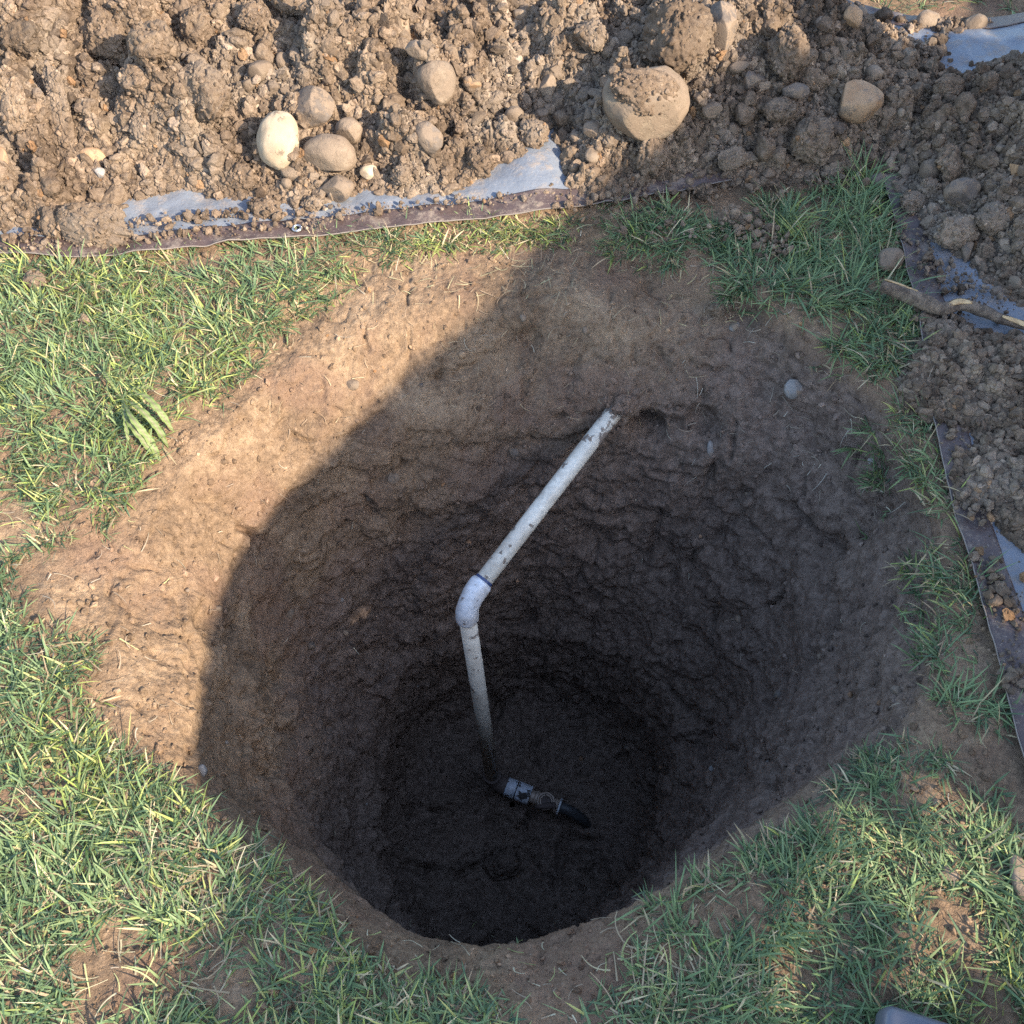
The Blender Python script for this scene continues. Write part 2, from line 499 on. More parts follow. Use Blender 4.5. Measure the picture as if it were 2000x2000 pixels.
# ------------------------------------------------------------------ dirt piles
def poly_sdf(x, y, poly):
    poly = np.array(poly)
    d = np.full(x.shape, 1e9); inside = np.zeros(x.shape, bool)
    n = len(poly)
    for i in range(n):
        a, b = poly[i], poly[(i + 1) % n]
        e = b - a
        wx, wy = x - a[0], y - a[1]
        t = np.clip((wx * e[0] + wy * e[1]) / (e @ e + 1e-12), 0, 1)
        d = np.minimum(d, np.hypot(wx - e[0] * t, wy - e[1] * t))
        c = ((a[1] <= y) & (b[1] > y)) | ((b[1] <= y) & (a[1] > y))
        xi = a[0] + (y - a[1]) / np.where(abs(b[1] - a[1]) < 1e-12, 1e-12, (b[1] - a[1])) * e[0]
        inside ^= c & (x < xi)
    return np.where(inside, d, -d)

def px_poly(pts): return [P(u, v, 0.01)[:2] for u, v in pts]

far_poly = [np.array([-1.75, 1.30])] + px_poly([(-60,446),(0,442),(80,428),(160,410),(230,392),(330,366),(450,378),(545,392),(600,398),(680,368),(760,378),(850,362),(930,335),(1035,296),
    (1062,368),(1120,380),(1200,368),(1290,352),(1420,345),(1560,335),(1640,322),(1690,335),(1712,400),(1730,440),(1760,466),(1825,497),(1850,545),(1932,585),(2010,610)]) + \
    [np.array([1.75, 1.25]), np.array([1.9, 1.9])] + px_poly([(2050,85),(1932,105),(1870,112),(1815,118),(1818,92),(1850,74),(1905,64),(1900,48),(1830,32),(1780,29),(1660,26),(1560,-10),(1500,-60)]) + \
    [np.array([0.4, 2.75]), np.array([-0.6, 2.85]), np.array([-1.75, 2.7])]
low_poly = px_poly([(1738,612),(1704,680),(1690,740),(1742,792),(1790,802),(1835,818),(1838,850),(1792,852),(1792,905),(1806,950),(1860,965),(1880,1005),(1935,1050),(2080,1085),(2080,640),(1932,628),(1850,614),(1800,602)])

def pile_height(x, y, poly, hmax, kind):
    sd = poly_sdf(x, y, poly)
    p = np.stack([x, y, x * 0], -1)
    sd = sd - 0.007 + 0.011 * fbm(p, 0.07, 3, 0.6, 61)
    h = hmax * (1 - np.exp(-np.maximum(sd, 0) / (hmax * 1.5)))
    if kind == 'far':
        g = lambda cx, cy, sx, sy, a: a * np.exp(-((x - cx) / sx) ** 2 - ((y - cy) / sy) ** 2)
        ramp = np.clip(sd / 0.12, 0, 1)
        right = P(1932, 300, 0.1)
        h = h * 1.0 + ramp * (g(0.42, 1.95, 0.20, 0.22, 0.07) + g(1.15, 1.55, 0.22, 0.30, 0.13) + g(-0.9, 1.95, 0.35, 0.2, 0.05) - g(0.85, 1.95, 0.16, 0.35, 0.05))
        ls = 1.0
    else:
        ls = 0.55
    amp = np.clip(sd / 0.05, 0.0, 1)
    big = np.clip(sd / 0.10, 0, 1)
    warp = p + 0.03 * np.stack([fbm(p, .07, 2, .5, 71), fbm(p, .07, 2, .5, 72), x * 0], -1)
    leftish = np.clip(0.5 - x * 0.9, 0.15, 1) if kind == 'far' else 0.2
    warp2 = warp + 0.012 * np.stack([fbm(p, .02, 2, .5, 73), fbm(p, .02, 2, .5, 74), x * 0], -1)
    h = h + big * leftish * 1.6 * lumps(warp[:, 0], warp[:, 1], 0.15, 81, .35, .62, .75) * ls
    h = h + amp * (0.85 + .3 * leftish) * lumps(warp2[:, 0], warp2[:, 1], 0.065, 91, .35, .62, .65) * ls
    h = h + amp * 0.9 * lumps(warp2[:, 0], warp2[:, 1], 0.042, 95, .3, .6, .5) * ls
    h = h - amp * leftish * 0.036 * np.clip((ridged(warp, .12, 2, 141) - .6) / .4, 0, 1)
    h = h + amp * 0.8 * lumps(warp[:, 0], warp[:, 1], 0.028, 101, .3, .6, .8)
    h = h + 0.75 * lumps(x, y, 0.015, 111, .35, .62, .8) * np.clip(amp + .3, 0, 1)
    h = h + 0.65 * lumps(x, y, 0.0080, 121, .35, .62, .8)
    h = h + amp * 0.010 * fbm(p, 0.035, 3, 0.6, 131) - amp * 0.014
    return np.where(sd > -0.004, h + 0.008, h), sd

def build_pile(name, poly, x0, x1, y0, y1, st, hmax, kind, mat):
    xs, ys = np.arange(x0, x1, st), np.arange(y0, y1, st)
    gx, gy = np.meshgrid(xs, ys)
    x, y = gx.ravel(), gy.ravel()
    h, sd = pile_height(x, y, poly, hmax, kind)
    base = 0.0
    z = base + h
    edge = np.clip((sd + 0.008) / 0.012, 0, 1)
    z = z * edge - 0.012 * (1 - edge)
    v = np.stack([x, y, z], -1)
    f = grid_faces(len(xs), len(ys))
    keep = (sd > -0.010)
    fk = keep[f].all(1)
    f = f[fk]
    used = np.unique(f)
    rm = np.zeros(len(v), dtype=np.int64); rm[used] = np.arange(len(used))
    v2, f2 = v[used], rm[f]
    p2_ = np.stack([v2[:, 0], v2[:, 1], v2[:, 0] * 0], -1)
    tc = np.exp(.30 * fbm(p2_, .05, 3, .6, 801) + .28 * vnoise(p2_, .011, 802) + .2 * vnoise(p2_, .006, 803))[:, None] * np.ones((len(v2), 3))
    me = mesh_np(name, v2, f2, mat, False, tc)
    o = obj(name, me)
    # coarse bvh
    cx, cy = gx[::3, ::3], gy[::3, ::3]
    zz = z.reshape(gx.shape)[::3, ::3]
    kk = keep.reshape(gx.shape)[::3, ::3].ravel()
    cf = grid_faces(cx.shape[1], cx.shape[0]); cf = cf[kk[cf].all(1)]
    b = BVHTree.FromPolygons(np.stack([cx.ravel(), cy.ravel(), zz.ravel()], -1).tolist(), cf.tolist())
    return o, b
pile_o, BP = build_pile('dirt_pile', far_poly, -1.6, 1.75, 1.22, 2.80, 0.0029, 0.24, 'far', M['pile'])
tag(pile_o, 'long lumpy heap of dug earth piled on the tarps beyond the hole', 'dirt pile')
low_o, BL = build_pile('dirt_pile', low_poly, 0.5, 1.25, 0.55, 1.35, 0.003, 0.055, 'low', M['pile'])
tag(low_o, 'low spread of fine crumbly earth on the tarp below the broken branch', 'dirt pile')

def hit_any(u, v):
    best = None
    for b, k in ((BG, 'g'), (BP, 'p'), (BL, 'l')):
        h = hit_px(b, u, v)
        if h[0] is not None and (best is None or h[3] < best[0][3]): best = (h, k)
    return best
def top_z(x, y):
    z = -9
    for b in (BG, BP, BL):
        h = b.ray_cast(Vector((x, y, 2.0)), Vector((0, 0, -1)))
        if h[0] is not None and h[0].z > z: z = h[0].z
    return z

# ------------------------------------------------------------------ tarps
def tarp_mat(name, a, b_, rough, dirt, weave=True):
    m, nt, b = new_mat(name)
    k = NT(nt)
    c = k.mix(k.noise(14, 4, 0.6), a, b_)
    d = k.ramp(k.noise(30, 6, 0.75, off=4), [(0.62 - dirt * .25, 0), (0.72 - dirt * .1, 1)])
    c = k.mix(k.math('MULTIPLY', d, 0.75), c, (0.26, 0.20, 0.15))
    d2 = k.ramp(k.noise(260, 3, 0.6, off=8), [(0.62, 0), (0.68, 1)])
    c = k.mix(k.math('MULTIPLY', d2, 0.5), c, (0.33, 0.27, 0.21))
    k.link(c, b.inputs['Base Color'])
    k.link(k.mix(d, (rough,) * 3, (0.9, 0.9, 0.9)), b.inputs['Roughness'])
    b.inputs['Specular IOR Level'].default_value = 0.5
    w = k.n('ShaderNodeTexWave'); w.inputs['Scale'].default_value = 170; k.link(k.geo, w.inputs['Vector'])
    n1 = k.bump(w.outputs['Fac'], 0.12, 0.0006)
    n2 = k.bump(k.noise(22, 4, 0.6, off=1), 0.5, 0.010, n1)
    n3 = k.bump(d, 0.6, 0.001, n2)
    k.link(n3, b.inputs['Normal'])
    return m
M['silver'] = tarp_mat('tarp_silver', (0.125, 0.138, 0.16), (0.18, 0.195, 0.22), 0.55, 0.5)
M['brown'] = tarp_mat('tarp_brown', (0.055, 0.036, 0.032), (0.095, 0.064, 0.054), 0.5, 0.42)
m, nt, b = new_mat('tarp_cord'); b.inputs['Base Color'].default_value = (0.20, 0.165, 0.135, 1); b.inputs['Roughness'].default_value = 0.8; M['cord'] = m
m, nt, b = new_mat('grommet_metal'); b.inputs['Base Color'].default_value = (0.5, 0.5, 0.5, 1); b.inputs['Metallic'].default_value = 1; b.inputs['Roughness'].default_value = 0.35; M['steel'] = m

def make_tarp(edge_px, inward, hem_w, depth, label, lift=None, zs=0.012, grom=None, seed=0, topw=None):
    """edge_px: pixels along the outer edge; inward: world 2-D direction under the pile"""
    E = np.array([P(u, v, zs)[:2] for u, v in edge_px])
    n = 260
    e = catmull(E, n)
    inward = np.array(inward, float); inward /= np.linalg.norm(inward)
    root = bpy.data.objects.new('tarp', None); COL.objects.link(root)
    c0 = e[n // 2]
    root.location = (c0[0], c0[1], zs)
    tag(root, label, 'tarp')
    off = np.array([c0[0], c0[1], zs])
    def zf(x, y, t):
        p = np.stack([x, y, x * 0], -1)
        z = zs + 0.007 * fbm(p, 0.16, 3, 0.5, 200 + seed) + 0.005 * fbm(p, 0.05, 2, .5, 210 + seed) + 0.006 * np.clip(ridged(p, .11, 2, 220 + seed) - .6, 0, 1)
        g = np.array([gz(a, b_) for a, b_ in zip(x, y)])
        return np.maximum(z, g + 0.005)
    def strip(t0, t1, nt_, dz):
        ts = np.linspace(t0, t1, nt_)
        pts = e[None, :, :] + inward[None, None, :] * ts[:, None, None]
        x, y = pts[..., 0].ravel(), pts[..., 1].ravel()
        T = np.repeat(ts, n)
        z = zf(x, y, T) + dz
        if lift: z = z + lift(x, y, T)
        return np.stack([x, y, z], -1) - off, grid_faces(n, nt_)
    v, f = strip(0.003, depth, 60, 0)
    s = obj('sheet', mesh_np('tarp_sheet', v, f, M['silver']), root)
    md = s.modifiers.new('thickness', 'SOLIDIFY'); md.thickness = 0.0012
    v, f = strip(0.0, hem_w, 14, 0.0022)
    h = obj('hem', mesh_np('tarp_hem', v, f, M['brown']), root)
    md = h.modifiers.new('thickness', 'SOLIDIFY'); md.thickness = 0.0018
    x, y = e[:, 0], e[:, 1]
    z = zf(x, y, x * 0) + 0.0025
    if lift: z = z + lift(x, y, x * 0)
    tube_obj('edge_cord', np.stack([x, y, z], -1) - off, 0.0010, M['cord'], root, 8)
    if grom:
        g = P(*grom, zs)
        z = zf(np.array([g[0]]), np.array([g[1]]), 0)[0] + 0.006
        a = np.linspace(0, 2 * np.pi, 33)
        path = np.stack([0.0072 * np.cos(a), 0.0072 * np.sin(a), a * 0], -1) + np.array([g[0], g[1], z]) - off
        tube_obj('grommet', path, 0.0028, M['steel'], root, 10)
    return root

make_tarp([(-140,474),(-60,478),(0,476),(120,484),(250,478),(400,462),(560,446),(700,431),(830,417),(960,404),(1070,393),(1180,377),(1280,362),(1380,342)],
          (0.08, 1), 0.045, 0.42, 'silver grey tarp with a brown hem and metal eyelet along the sunlit turf', grom=(561, 433),
          lift=lambda x, y, t: 0.02 * np.exp(-((x - P(1010,350)[0]) / .07) ** 2) * np.clip(t / .1, 0, 1))
make_tarp([(1664,330),(1672,355),(1690,420),(1710,500),(1728,580),(1745,680),(1762,790),(1786,900),(1810,990),(1845,1110),(1880,1230),(1905,1330),(1936,1440),(1975,1540)],
          (1, 0.25), 0.052, 0.5, 'dirty silver tarp with a wide brown hem running down beside the grass on the right', seed=3)
make_tarp([(1480,-45),(1560,-14),(1640,16),(1740,32),(1850,38),(1932,28),(2040,12)],
          (0.10, -1), 0.05, 0.34, 'white looking tarp corner showing beyond the right hand earth heap', seed=5, zs=0.016,
          lift=lambda x, y, t: 0.03 * np.exp(-((x - P(1880,90)[0]) / .12) ** 2) * np.clip(t / .1, 0, 1))

# ------------------------------------------------------------------ stones and clods
def ico(sub):
    import bmesh
    bm = bmesh.new(); bmesh.ops.create_icosphere(bm, subdivisions=sub, radius=1)
    v = np.array([x.co[:] for x in bm.verts]); f = np.array([[q.index for q in t.verts] for t in bm.faces]); bm.free()
    return v, f
ICO = {s: ico(s) for s in (2, 3, 4, 5, 6)}

def clod_shape(sub, seed, rough=1.0, smooth_stone=False, block=0.3):
    v, f = ICO[sub]
    o = np.array([seed * 7.3, seed * 3.1, seed * 1.7])
    p = v + o
    if smooth_stone:
        r = 1 + 0.24 * fbm(p, 1.5, 2, .4, seed) + 0.05 * fbm(p, .45, 3, .55, seed + 3)
        r = r * (1 - 0.10 * np.clip(vnoise(p, 1.1, seed + 5), 0, 1))
    else:
        p = p + 0.25 * np.stack([fbm(p, .6, 2, .5, seed + 40), fbm(p, .6, 2, .5, seed + 41), fbm(p, .6, 2, .5, seed + 42)], -1)
        r = 1 + 0.42 * fbm(p, 1.2, 2, .5, seed) + rough * (0.24 * fbm(p, .5, 3, .6, seed + 3)) - 0.18 * np.clip((ridged(p, .7, 2, seed + 8) - .6) / .4, 0, 1)
        if sub >= 4: r = r + rough * (0.08 * (1 - np.abs(vnoise(p, .2, seed + 9)) * 2) + 0.035 * vnoise(p, .09, seed + 10))
    w = v * r[:, None]
    if block:
        # press a few flat faces on to it
        rg = np.random.default_rng(seed + 5)
        for k in range(5):
            d = rg.normal(size=3); d /= np.linalg.norm(d)
            lim = 0.62 + 0.25 * rg.random()
            s = w @ d
            w = w - d * (np.maximum(s - lim, 0) * block * 2.4 if block < .42 else np.maximum(s - lim, 0))[:, None]
    return w, f

def tints(n, rg):
    t = np.exp(rg.normal(0, .20, n))[:, None] * np.ones((n, 3))
    q = rg.random(n)
    t[q < .02] *= [1.45, 1.42, 1.4]
    t[(q > .05) & (q < .065)] *= [1.35, 1.1, .85]
    t[(q > .075) & (q < .12)] *= [.6, .6, .62]
    return t

CR = [clod_shape(2, 700 + s_, 1.5, False, .42) for s_ in range(4)]
STONES = []   # (x, y, radius) for keeping crumbs off their crown
def place(u, v, wpx, hpx, ang, mat, label, name='stone', cat=None, sub=5, sink=0.30, seed=None, dome=0.85, group=None, block=None, rough=1.0, tilt=None):
    hh = hit_any(u, v + hpx * 0.25)
    if hh is None: return None
    hit, k = hh
    c = hit[0]
    ax = -(c.z - CAM_H) * SP + c.y * CP
    px = ax / 1932.0 * (2000 / 2006)
    a, b_ = wpx * px / 2, hpx * px / 2
    seed = seed if seed is not None else int(u * 3 + v)
    stone = name in ('stone', 'pebble', 'boulder')
    if block is None: block = 0.36 if stone else 0.3
    w, f = clod_shape(sub, seed % 97, rough, stone, block)
    w = w / np.abs(w).max(0)
    # local frame: x across the picture, y up the picture, z to the camera
    c_ = math.cos(R(ang)); s_ = math.sin(R(ang))
    w = w * [a, b_, min(a, b_) * dome]
    w = w @ np.array([[c_, s_, 0], [-s_, c_, 0], [0, 0, 1]])
    # view axes
    d = ray(u, v); fw = d / np.linalg.norm(d)
    rt = np.array([1.0, 0, 0]); up = np.cross(rt, fw); up /= np.linalg.norm(up)
    w = w[:, :1] * rt + w[:, 1:2] * up - w[:, 2:3] * fw
    n = np.array(hit[1]); n = n if n @ fw < 0 else -n
    # centre on the pixel's ray, half sunk
    t0 = np.linalg.norm(np.array(c) - [0, 0, CAM_H])
    dd = t0 - min(a, b_) * dome * (0.75 - sink)
    cen = np.array([0, 0, CAM_H]) + fw * dd
    if name == 'soil_clod':
        rg = np.random.default_rng(seed)
        nk = int(min(900, 60 + (a * b_) * 90000))
        ks = rg.integers(0, len(w), nk)
        bv, bf = CR[int(rg.integers(0, 4))]
        rad_ = 0.0011 + 0.0042 * rg.random(nk) ** 2.5 * min(1, max(a, b_) / .03)
        vv = w[ks][:, None, :] * 0.99 + bv[None] * rad_[:, None, None] * rg.uniform(.6, 1.4, (nk, 1, 3))
        ff = bf[None] + (np.arange(nk) * len(bv))[:, None, None] + len(w)
        clod_t = np.vstack([np.ones((len(w), 3)), np.repeat(tints(nk, rg), len(bv), axis=0)]) * np.exp(rg.normal(0, .10))
        w = np.vstack([w, vv.reshape(-1, 3)]); f = np.vstack([f, ff.reshape(-1, 3)])
    o = obj(name, mesh_np(name, w, f, M[mat], True, clod_t if name == 'soil_clod' else None), None, cen)
    cat = cat or {'stone': 'stone', 'pebble': 'pebble', 'boulder': 'boulder', 'soil_clod': 'soil clod'}[name]
    tag(o, label, cat, group)
    STONES.append((cen[0], cen[1], max(a, b_)))
    return o

L = [
 (523,265,82,108,-18,'cream','stone','smooth cream oval cobble standing out on the sunlit heap', 0.04),
 (587,205,92,80,10,'grey','stone','dirty grey brown rock just above right of the cream cobble'),
 (615,291,116,74,-6,'tan','stone','blocky brown rock lying right of the cream cobble'),
 (636,353,66,56,0,'grey','stone','round grey stone resting just above the silver tarp, below the blocky rock'),
 (550,322,46,38,0,'tan','stone','small squarish tan stone under the foot of the cream cobble'),
 (172,295,56,34,-8,'orange','stone','smooth orange tan stone alone in the left of the heap'),
 (2,300,28,46,0,'orange','stone','orange stone cut by the left edge of the photo'),
 (825,153,74,86,8,'tan','stone','broad tan cobble with a domed top left of the small orange stone'),
 (892,155,36,24,0,'orange','pebble','small orange pebble just right of the domed tan cobble'),
 (810,258,56,62,20,'grey','stone','brownish grey egg shaped stone below the domed tan cobble'),
 (660,245,56,50,0,'tan','stone','faceted tan stone above right of the blocky brown rock'),
 (1035,160,32,46,-15,'tan','stone','upright tan stone left of the big boulder'),
 (788,95,48,34,-25,'tan','stone','flat pale stone with a shadow line above the domed tan cobble'),
 (1222,192,172,140,-12,'boulder','boulder','big tan boulder with soil stuck on its top'),
 (1120,246,40,34,0,'grey','stone','small grey stone at the lower left foot of the big boulder'),
 (1365,45,64,100,12,'grey','stone','long grey brown cobble standing upright at the top edge'),
 (1621,192,84,82,-35,'orange','stone','orange brown cobble with grey veins on the shaded heap'),
 (1612,32,44,36,-35,'orange','stone','bright orange stone near the top edge beside the far grass'),
 (1752,40,48,40,0,'tan','stone','sunlit tan stone middle of three along the top right edge'),
 (1842,48,50,44,0,'tan','stone','dull tan stone left of the white looking tarp corner'),
 (1500,171,56,30,-5,'grey','stone','flat smooth grey stone left of the veined orange cobble'),
 (1394,128,42,24,8,'tan','stone','pale flat stone between the big boulder and the crusted clod'),
 (1345,207,42,30,10,'tan','stone','tan stone just right of the big boulder'),
 (1754,320,46,42,0,'tan','stone','triangular smooth tan stone above the large grey rock on the right heap'),
 (1818,360,76,54,12,'grey','stone','large flat topped grey rock on the right heap'),
 (1826,472,28,42,-15,'grey','pebble','smooth egg shaped grey pebble just above the silver tarp on the right'),
 (1882,552,30,27,0,'grey','pebble','small heart shaped grey pebble right of the silver tarp'),
 (1680,311,22,32,0,'tan','pebble','small tan pebble at the top end of the right tarp edge'),
 (1658,341,34,30,0,'grey','pebble','round brown pebble beside the top tuft of grass'),
 (1681,491,52,48,-10,'tan','stone','round brown stone on the grass against the tarp edge above the branch'),
 (1926,1655,40,84,0,'tan','stone','long brown stone cut by the right edge in the grass'),
 (1790,1648,44,28,-15,'tan','stone','small pale stone sitting in the sunlit grass at lower right'),
 (1497,733,42,40,0,'white','stone','pale grey stone set in the upper right wall of the hole'),
 (664,725,28,24,0,'tan','pebble','tan pebble set in the sunlit wall of the hole'),
 (742,901,26,26,0,'tan','pebble','brown pebble in the shaded wall just below the sun line'),
 (692,936,32,26,0,'grey','pebble','grey pebble in the wall left below the brown one'),
 (972,850,32,26,0,'grey','pebble','grey stone in the far wall left of the pipe'),
 (1341,846,14,30,0,'white','pebble','thin pale chip in the wall right of the pipe end'),
 (546,1158,18,24,-20,'tan','pebble','tan pebble in the left shaded wall of the hole'),
 (1690,1303,26,26,0,'grey','pebble','small grey stone in the right wall near the grass'),
 (1105,623,12,16,0,'tan','pebble','tiny pale pebble in the far wall above the pipe end'),
 (186,325,26,22,0,'white','pebble','small blue grey pebble below the lone orange tan stone'),
 (540,345,22,24,0,'tan','pebble','tiny square tan pebble above the tarp between two clods'),
 (695,325,34,28,0,'cream','pebble','pale pebble beside the small scrap of tarp under the heap'),
 (1420,152,48,40,0,'grey','stone','dull brown stone under the pale flat stone'),
 (1760,78,18,16,0,'tan','pebble','tiny tan pebble below the sunlit tan stone'),
 (1575,85,20,16,0,'orange','pebble','tiny orange pebble on the white crusted ridge'),
 (60,607,0,0,0,'tan','pebble',''),
]
for (u, v, w_, h_, an, mt, nm, lb, *bl) in L:
    if w_: place(u, v, w_, h_, an, mt, lb, name=nm, block=bl[0] if bl else None, sink=(0.72 if 600 < v < 1400 and 500 < u < 1720 and nm == 'pebble' or nm == 'stone' and (u, v) in ((1497, 733), (945, 1632)) else 0.30))
bo_ = [o for o in bpy.data.objects if o.name.startswith('boulder')][0]
for (u, v, w_, h_, an, sd_) in ((1208, 168, 140, 84, -14, 11),):
    cap = place(u, v, w_, h_, an, 'clod', 'x', name='soil_clod', sub=5, rough=1.3, block=0.1, seed=sd_, dome=.5)
    fwv = ray(u, v) / np.linalg.norm(ray(u, v))
    cap.name = 'stuck_soil'
    for kk in ('label', 'category'): del cap[kk]
    bl_ = np.array(bo_.location)
    w_loc = Vector(np.array([0, 0, CAM_H]) + fwv * (np.linalg.norm(bl_ - [0, 0, CAM_H]) - 0.044))
    cap.parent = bo_
    cap.location = w_loc - bo_.location
C = [
 (172,425,152,104,-8,'big crusty ball of soil sitting on the brown tarp hem'),
 (100,425,60,70,0,'dark clod tucked behind the big crusty ball of soil'),
 (500,400,72,54,-5,'rough clod lying over the tarp hem left of the metal eyelet'),
 (452,332,62,52,0,'rounded tan clod above the clod on the tarp hem'),
 (592,385,48,36,15,'small dark clod on the tarp under the round grey stone'),
 (385,172,112,118,5,'large jagged slab of soil in the upper left of the heap'),
 (256,148,82,70,15,'wide clod with a dark gap left of it, left of the jagged slab'),
 (192,62,96,104,10,'tall pale crusted clod near the upper left corner'),
 (285,80,90,92,-10,'craggy clod between the pale crusted clod and the fissured one'),
 (365,50,66,84,-10,'dark fissured clod at the top of the sunlit heap'),
 (108,200,50,165,4,'long upright ridge of soil with a dark trench on its left'),
 (40,70,90,70,30,'pale broken clod in the upper left corner'),
 (545,6,84,42,-12,'dark rounded clod cut by the top edge'),
 (270,245,48,66,0,'blocky clod with a grey left side'),
 (25,200,64,110,0,'brown clod by the left edge beside the dark trench'),
 (480,30,70,60,0,'clod at the top between two dark gaps'),
 (1120,68,78,58,10,'hooded lump of soil above left of the big boulder'),
 (1278,72,150,150,20,'great soft mound of soil behind the big boulder'),
 (1488,95,82,98,5,'tall rounded clod with stones stuck in it under the crusted ridge'),
 (1540,264,98,86,0,'big round reddish clod below the veined orange cobble'),
 (1478,210,80,50,0,'dark clod between the flat grey stone and the reddish clod'),
 (1532,152,64,48,-10,'brown shell like clod above the flat smooth grey stone'),
 (1790,160,64,48,0,'bluish grey clod below the white looking tarp corner'),
 (1798,306,56,76,20,'tall speckled clod behind the large flat topped grey rock'),
 (1876,412,78,66,-10,'mossy brown clod near the right edge'),
 (1808,442,88,70,10,'triangular brown clod left of the mossy one'),
 (1858,475,38,38,0,'small clod right of the egg shaped pebble'),
 (1754,355,52,42,0,'dark clod below the triangular tan stone'),
 (1720,380,54,48,-20,'ragged clod lying on the top of the right tarp'),
 (1380,300,62,50,0,'brown clod on the shaded heap midway to the tarp scrap'),
 (1230,290,66,84,-15,'upright slab of soil below the big boulder'),
 (1575,325,50,44,20,'clod at the foot of the shaded heap above the bright tuft'),
 (1010,255,72,56,-25,'purple brown lump in the middle of the heap'),
 (980,290,46,44,0,'clod below the purple brown lump'),
 (905,305,44,66,20,'narrow clod leaning downhill above the tarp'),
 (760,330,50,44,0,'small round clod above the tarp near the tarp scrap'),
 (1040,372,34,24,0,'small clod on the brown hem where the silver flap ends'),
 (1330,362,46,34,0,'crumbling clod on the narrow strip of tarp'),
 (65,530,48,34,0,'loose clod in the sunlit grass below the tarp'),
 (160,602,26,24,0,'dark small clod deep in the left grass'),
 (1770,645,48,32,5,'smooth oval clod below the branch on the low soil'),
 (1362,578,50,40,10,'clod hanging in the rim under the turf on the far right'),
 (1180,764,58,46,20,'crumbling clod of earth over the end of the pipe where it enters the wall'),
 (1150,756,34,28,0,'small clod resting against the upper left of the pipe end'),
 (945,1632,78,60,15,'flat dark lump of earth on the floor of the hole'),
]
for (u, v, w_, h_, an, lb) in C:
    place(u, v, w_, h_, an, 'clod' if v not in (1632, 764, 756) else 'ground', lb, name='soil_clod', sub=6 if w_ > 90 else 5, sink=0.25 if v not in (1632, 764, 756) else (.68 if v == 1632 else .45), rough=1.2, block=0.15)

# many alike clods: 190 individuals, then the crumbs as one stuff object per heap
protos = []
for s in range(10):
    w, f = clod_shape(4, 200 + s, 1.0, s in (3, 7), 0.3)
    protos.append(mesh_np('soil_clod', w, f, M['clod'] if s not in (3, 7) else M['tan']))
cnt = 0
tries = 0
while cnt < 190 and tries < 6000:
    tries += 1
    u, v = random.uniform(-20, 1950), random.uniform(-10, 640)
    d = Vector(ray(u, v)).normalized()
    h = BP.ray_cast(Vector((0, 0, CAM_H)), d)
    if h[0] is None: continue
    c = h[0]
    r = 0.0085 + 0.014 * random.random() ** 2.2
    if any((c.x - a) ** 2 + (c.y - b_) ** 2 < (q + r) ** 2 * 0.8 for a, b_, q in STONES): continue
    k = random.randrange(10)
    stone = k in (3, 7)
    if stone and random.random() < 0.5: k = 0; stone = False
    o = bpy.data.objects.new('pebble' if stone else 'soil_clod', protos[k])
    COL.objects.link(o)
    o.location = (c.x, c.y, c.z + r * 0.25)
    o.rotation_euler = (random.uniform(0, 6), random.uniform(0, 6), random.uniform(0, 6))
    o.scale = (r * random.uniform(.8, 1.25), r * random.uniform(.8, 1.25), r * random.uniform(.7, 1.0))
    if stone: tag(o, 'small dull pebble lying loose among the crumbs of the long earth heap', 'pebble', 'loose pebbles on the long heap')
    else: tag(o, 'small plain brown lump of soil lying loose on the long earth heap', 'soil clod', 'loose clods on the long heap')
    STONES.append((c.x, c.y, r * 0.6))
    cnt += 1

def wall_pebbles():
    rg = random.Random(77)
    base = clod_shape(3, 431, 1.0, True, .3)
    mm = [mesh_np('pebble', base[0], base[1], M[k_]) for k_ in ('tan', 'grey', 'white', 'orange')]
    n_ = 0
    while n_ < 34:
        u, v = rg.uniform(330, 1680), rg.uniform(560, 1700)
        h = hit_px(BG, u, v)
        if h[0] is None or h[0].z > -.05: continue
        r = .003 + .007 * rg.random() ** 2
        o = bpy.data.objects.new('pebble', mm[rg.choice((0, 0, 1, 1, 2, 3))]); COL.objects.link(o)
        o.location = h[0]; o.rotation_euler = (rg.uniform(0, 6), rg.uniform(0, 6), rg.uniform(0, 6))
        o.scale = (r * 1.2, r, r * .9)
        tag(o, 'tiny pebble showing in the shaded earth wall of the hole', 'pebble', 'tiny pebbles in the hole wall')
        n_ += 1
wall_pebbles()

def crumbs(name, pts, radii, sub, mat, label, kind='stuff', seed=0):
    base = [clod_shape(sub, 300 + s, 1.5, False, 0.42) for s in range(8)]
    nv = len(base[0][0])
    f0 = base[0][1]
    n = len(pts)
    rg = np.random.default_rng(seed)
    ks = rg.integers(0, 8, n)
    B = np.stack([b_[0] for b_ in base])[ks]
    q = rg.normal(size=(n, 4)); q /= np.linalg.norm(q, axis=1)[:, None]
    w, x, y, z = q.T
    Rm = np.stack([1 - 2 * (y * y + z * z), 2 * (x * y - z * w), 2 * (x * z + y * w),
                   2 * (x * y + z * w), 1 - 2 * (x * x + z * z), 2 * (y * z - x * w),
                   2 * (x * z - y * w), 2 * (y * z + x * w), 1 - 2 * (x * x + y * y)], -1).reshape(n, 3, 3)
    sc_ = radii[:, None] * rg.uniform(.55, 1.35, (n, 3))
    Vv = np.einsum('nij,nkj->nki', Rm, B * sc_[:, None, :]) + pts[:, None, :]
    F = (f0[None] + (np.arange(n) * nv)[:, None, None]).reshape(-1, 3)
    tv = np.repeat(tints(n, rg), nv, axis=0)
    o = obj(name, mesh_np(name, Vv.reshape(-1, 3), F, mat, False, tv))
    tag(o, label, 'soil crumbs', kind=kind)
    return o

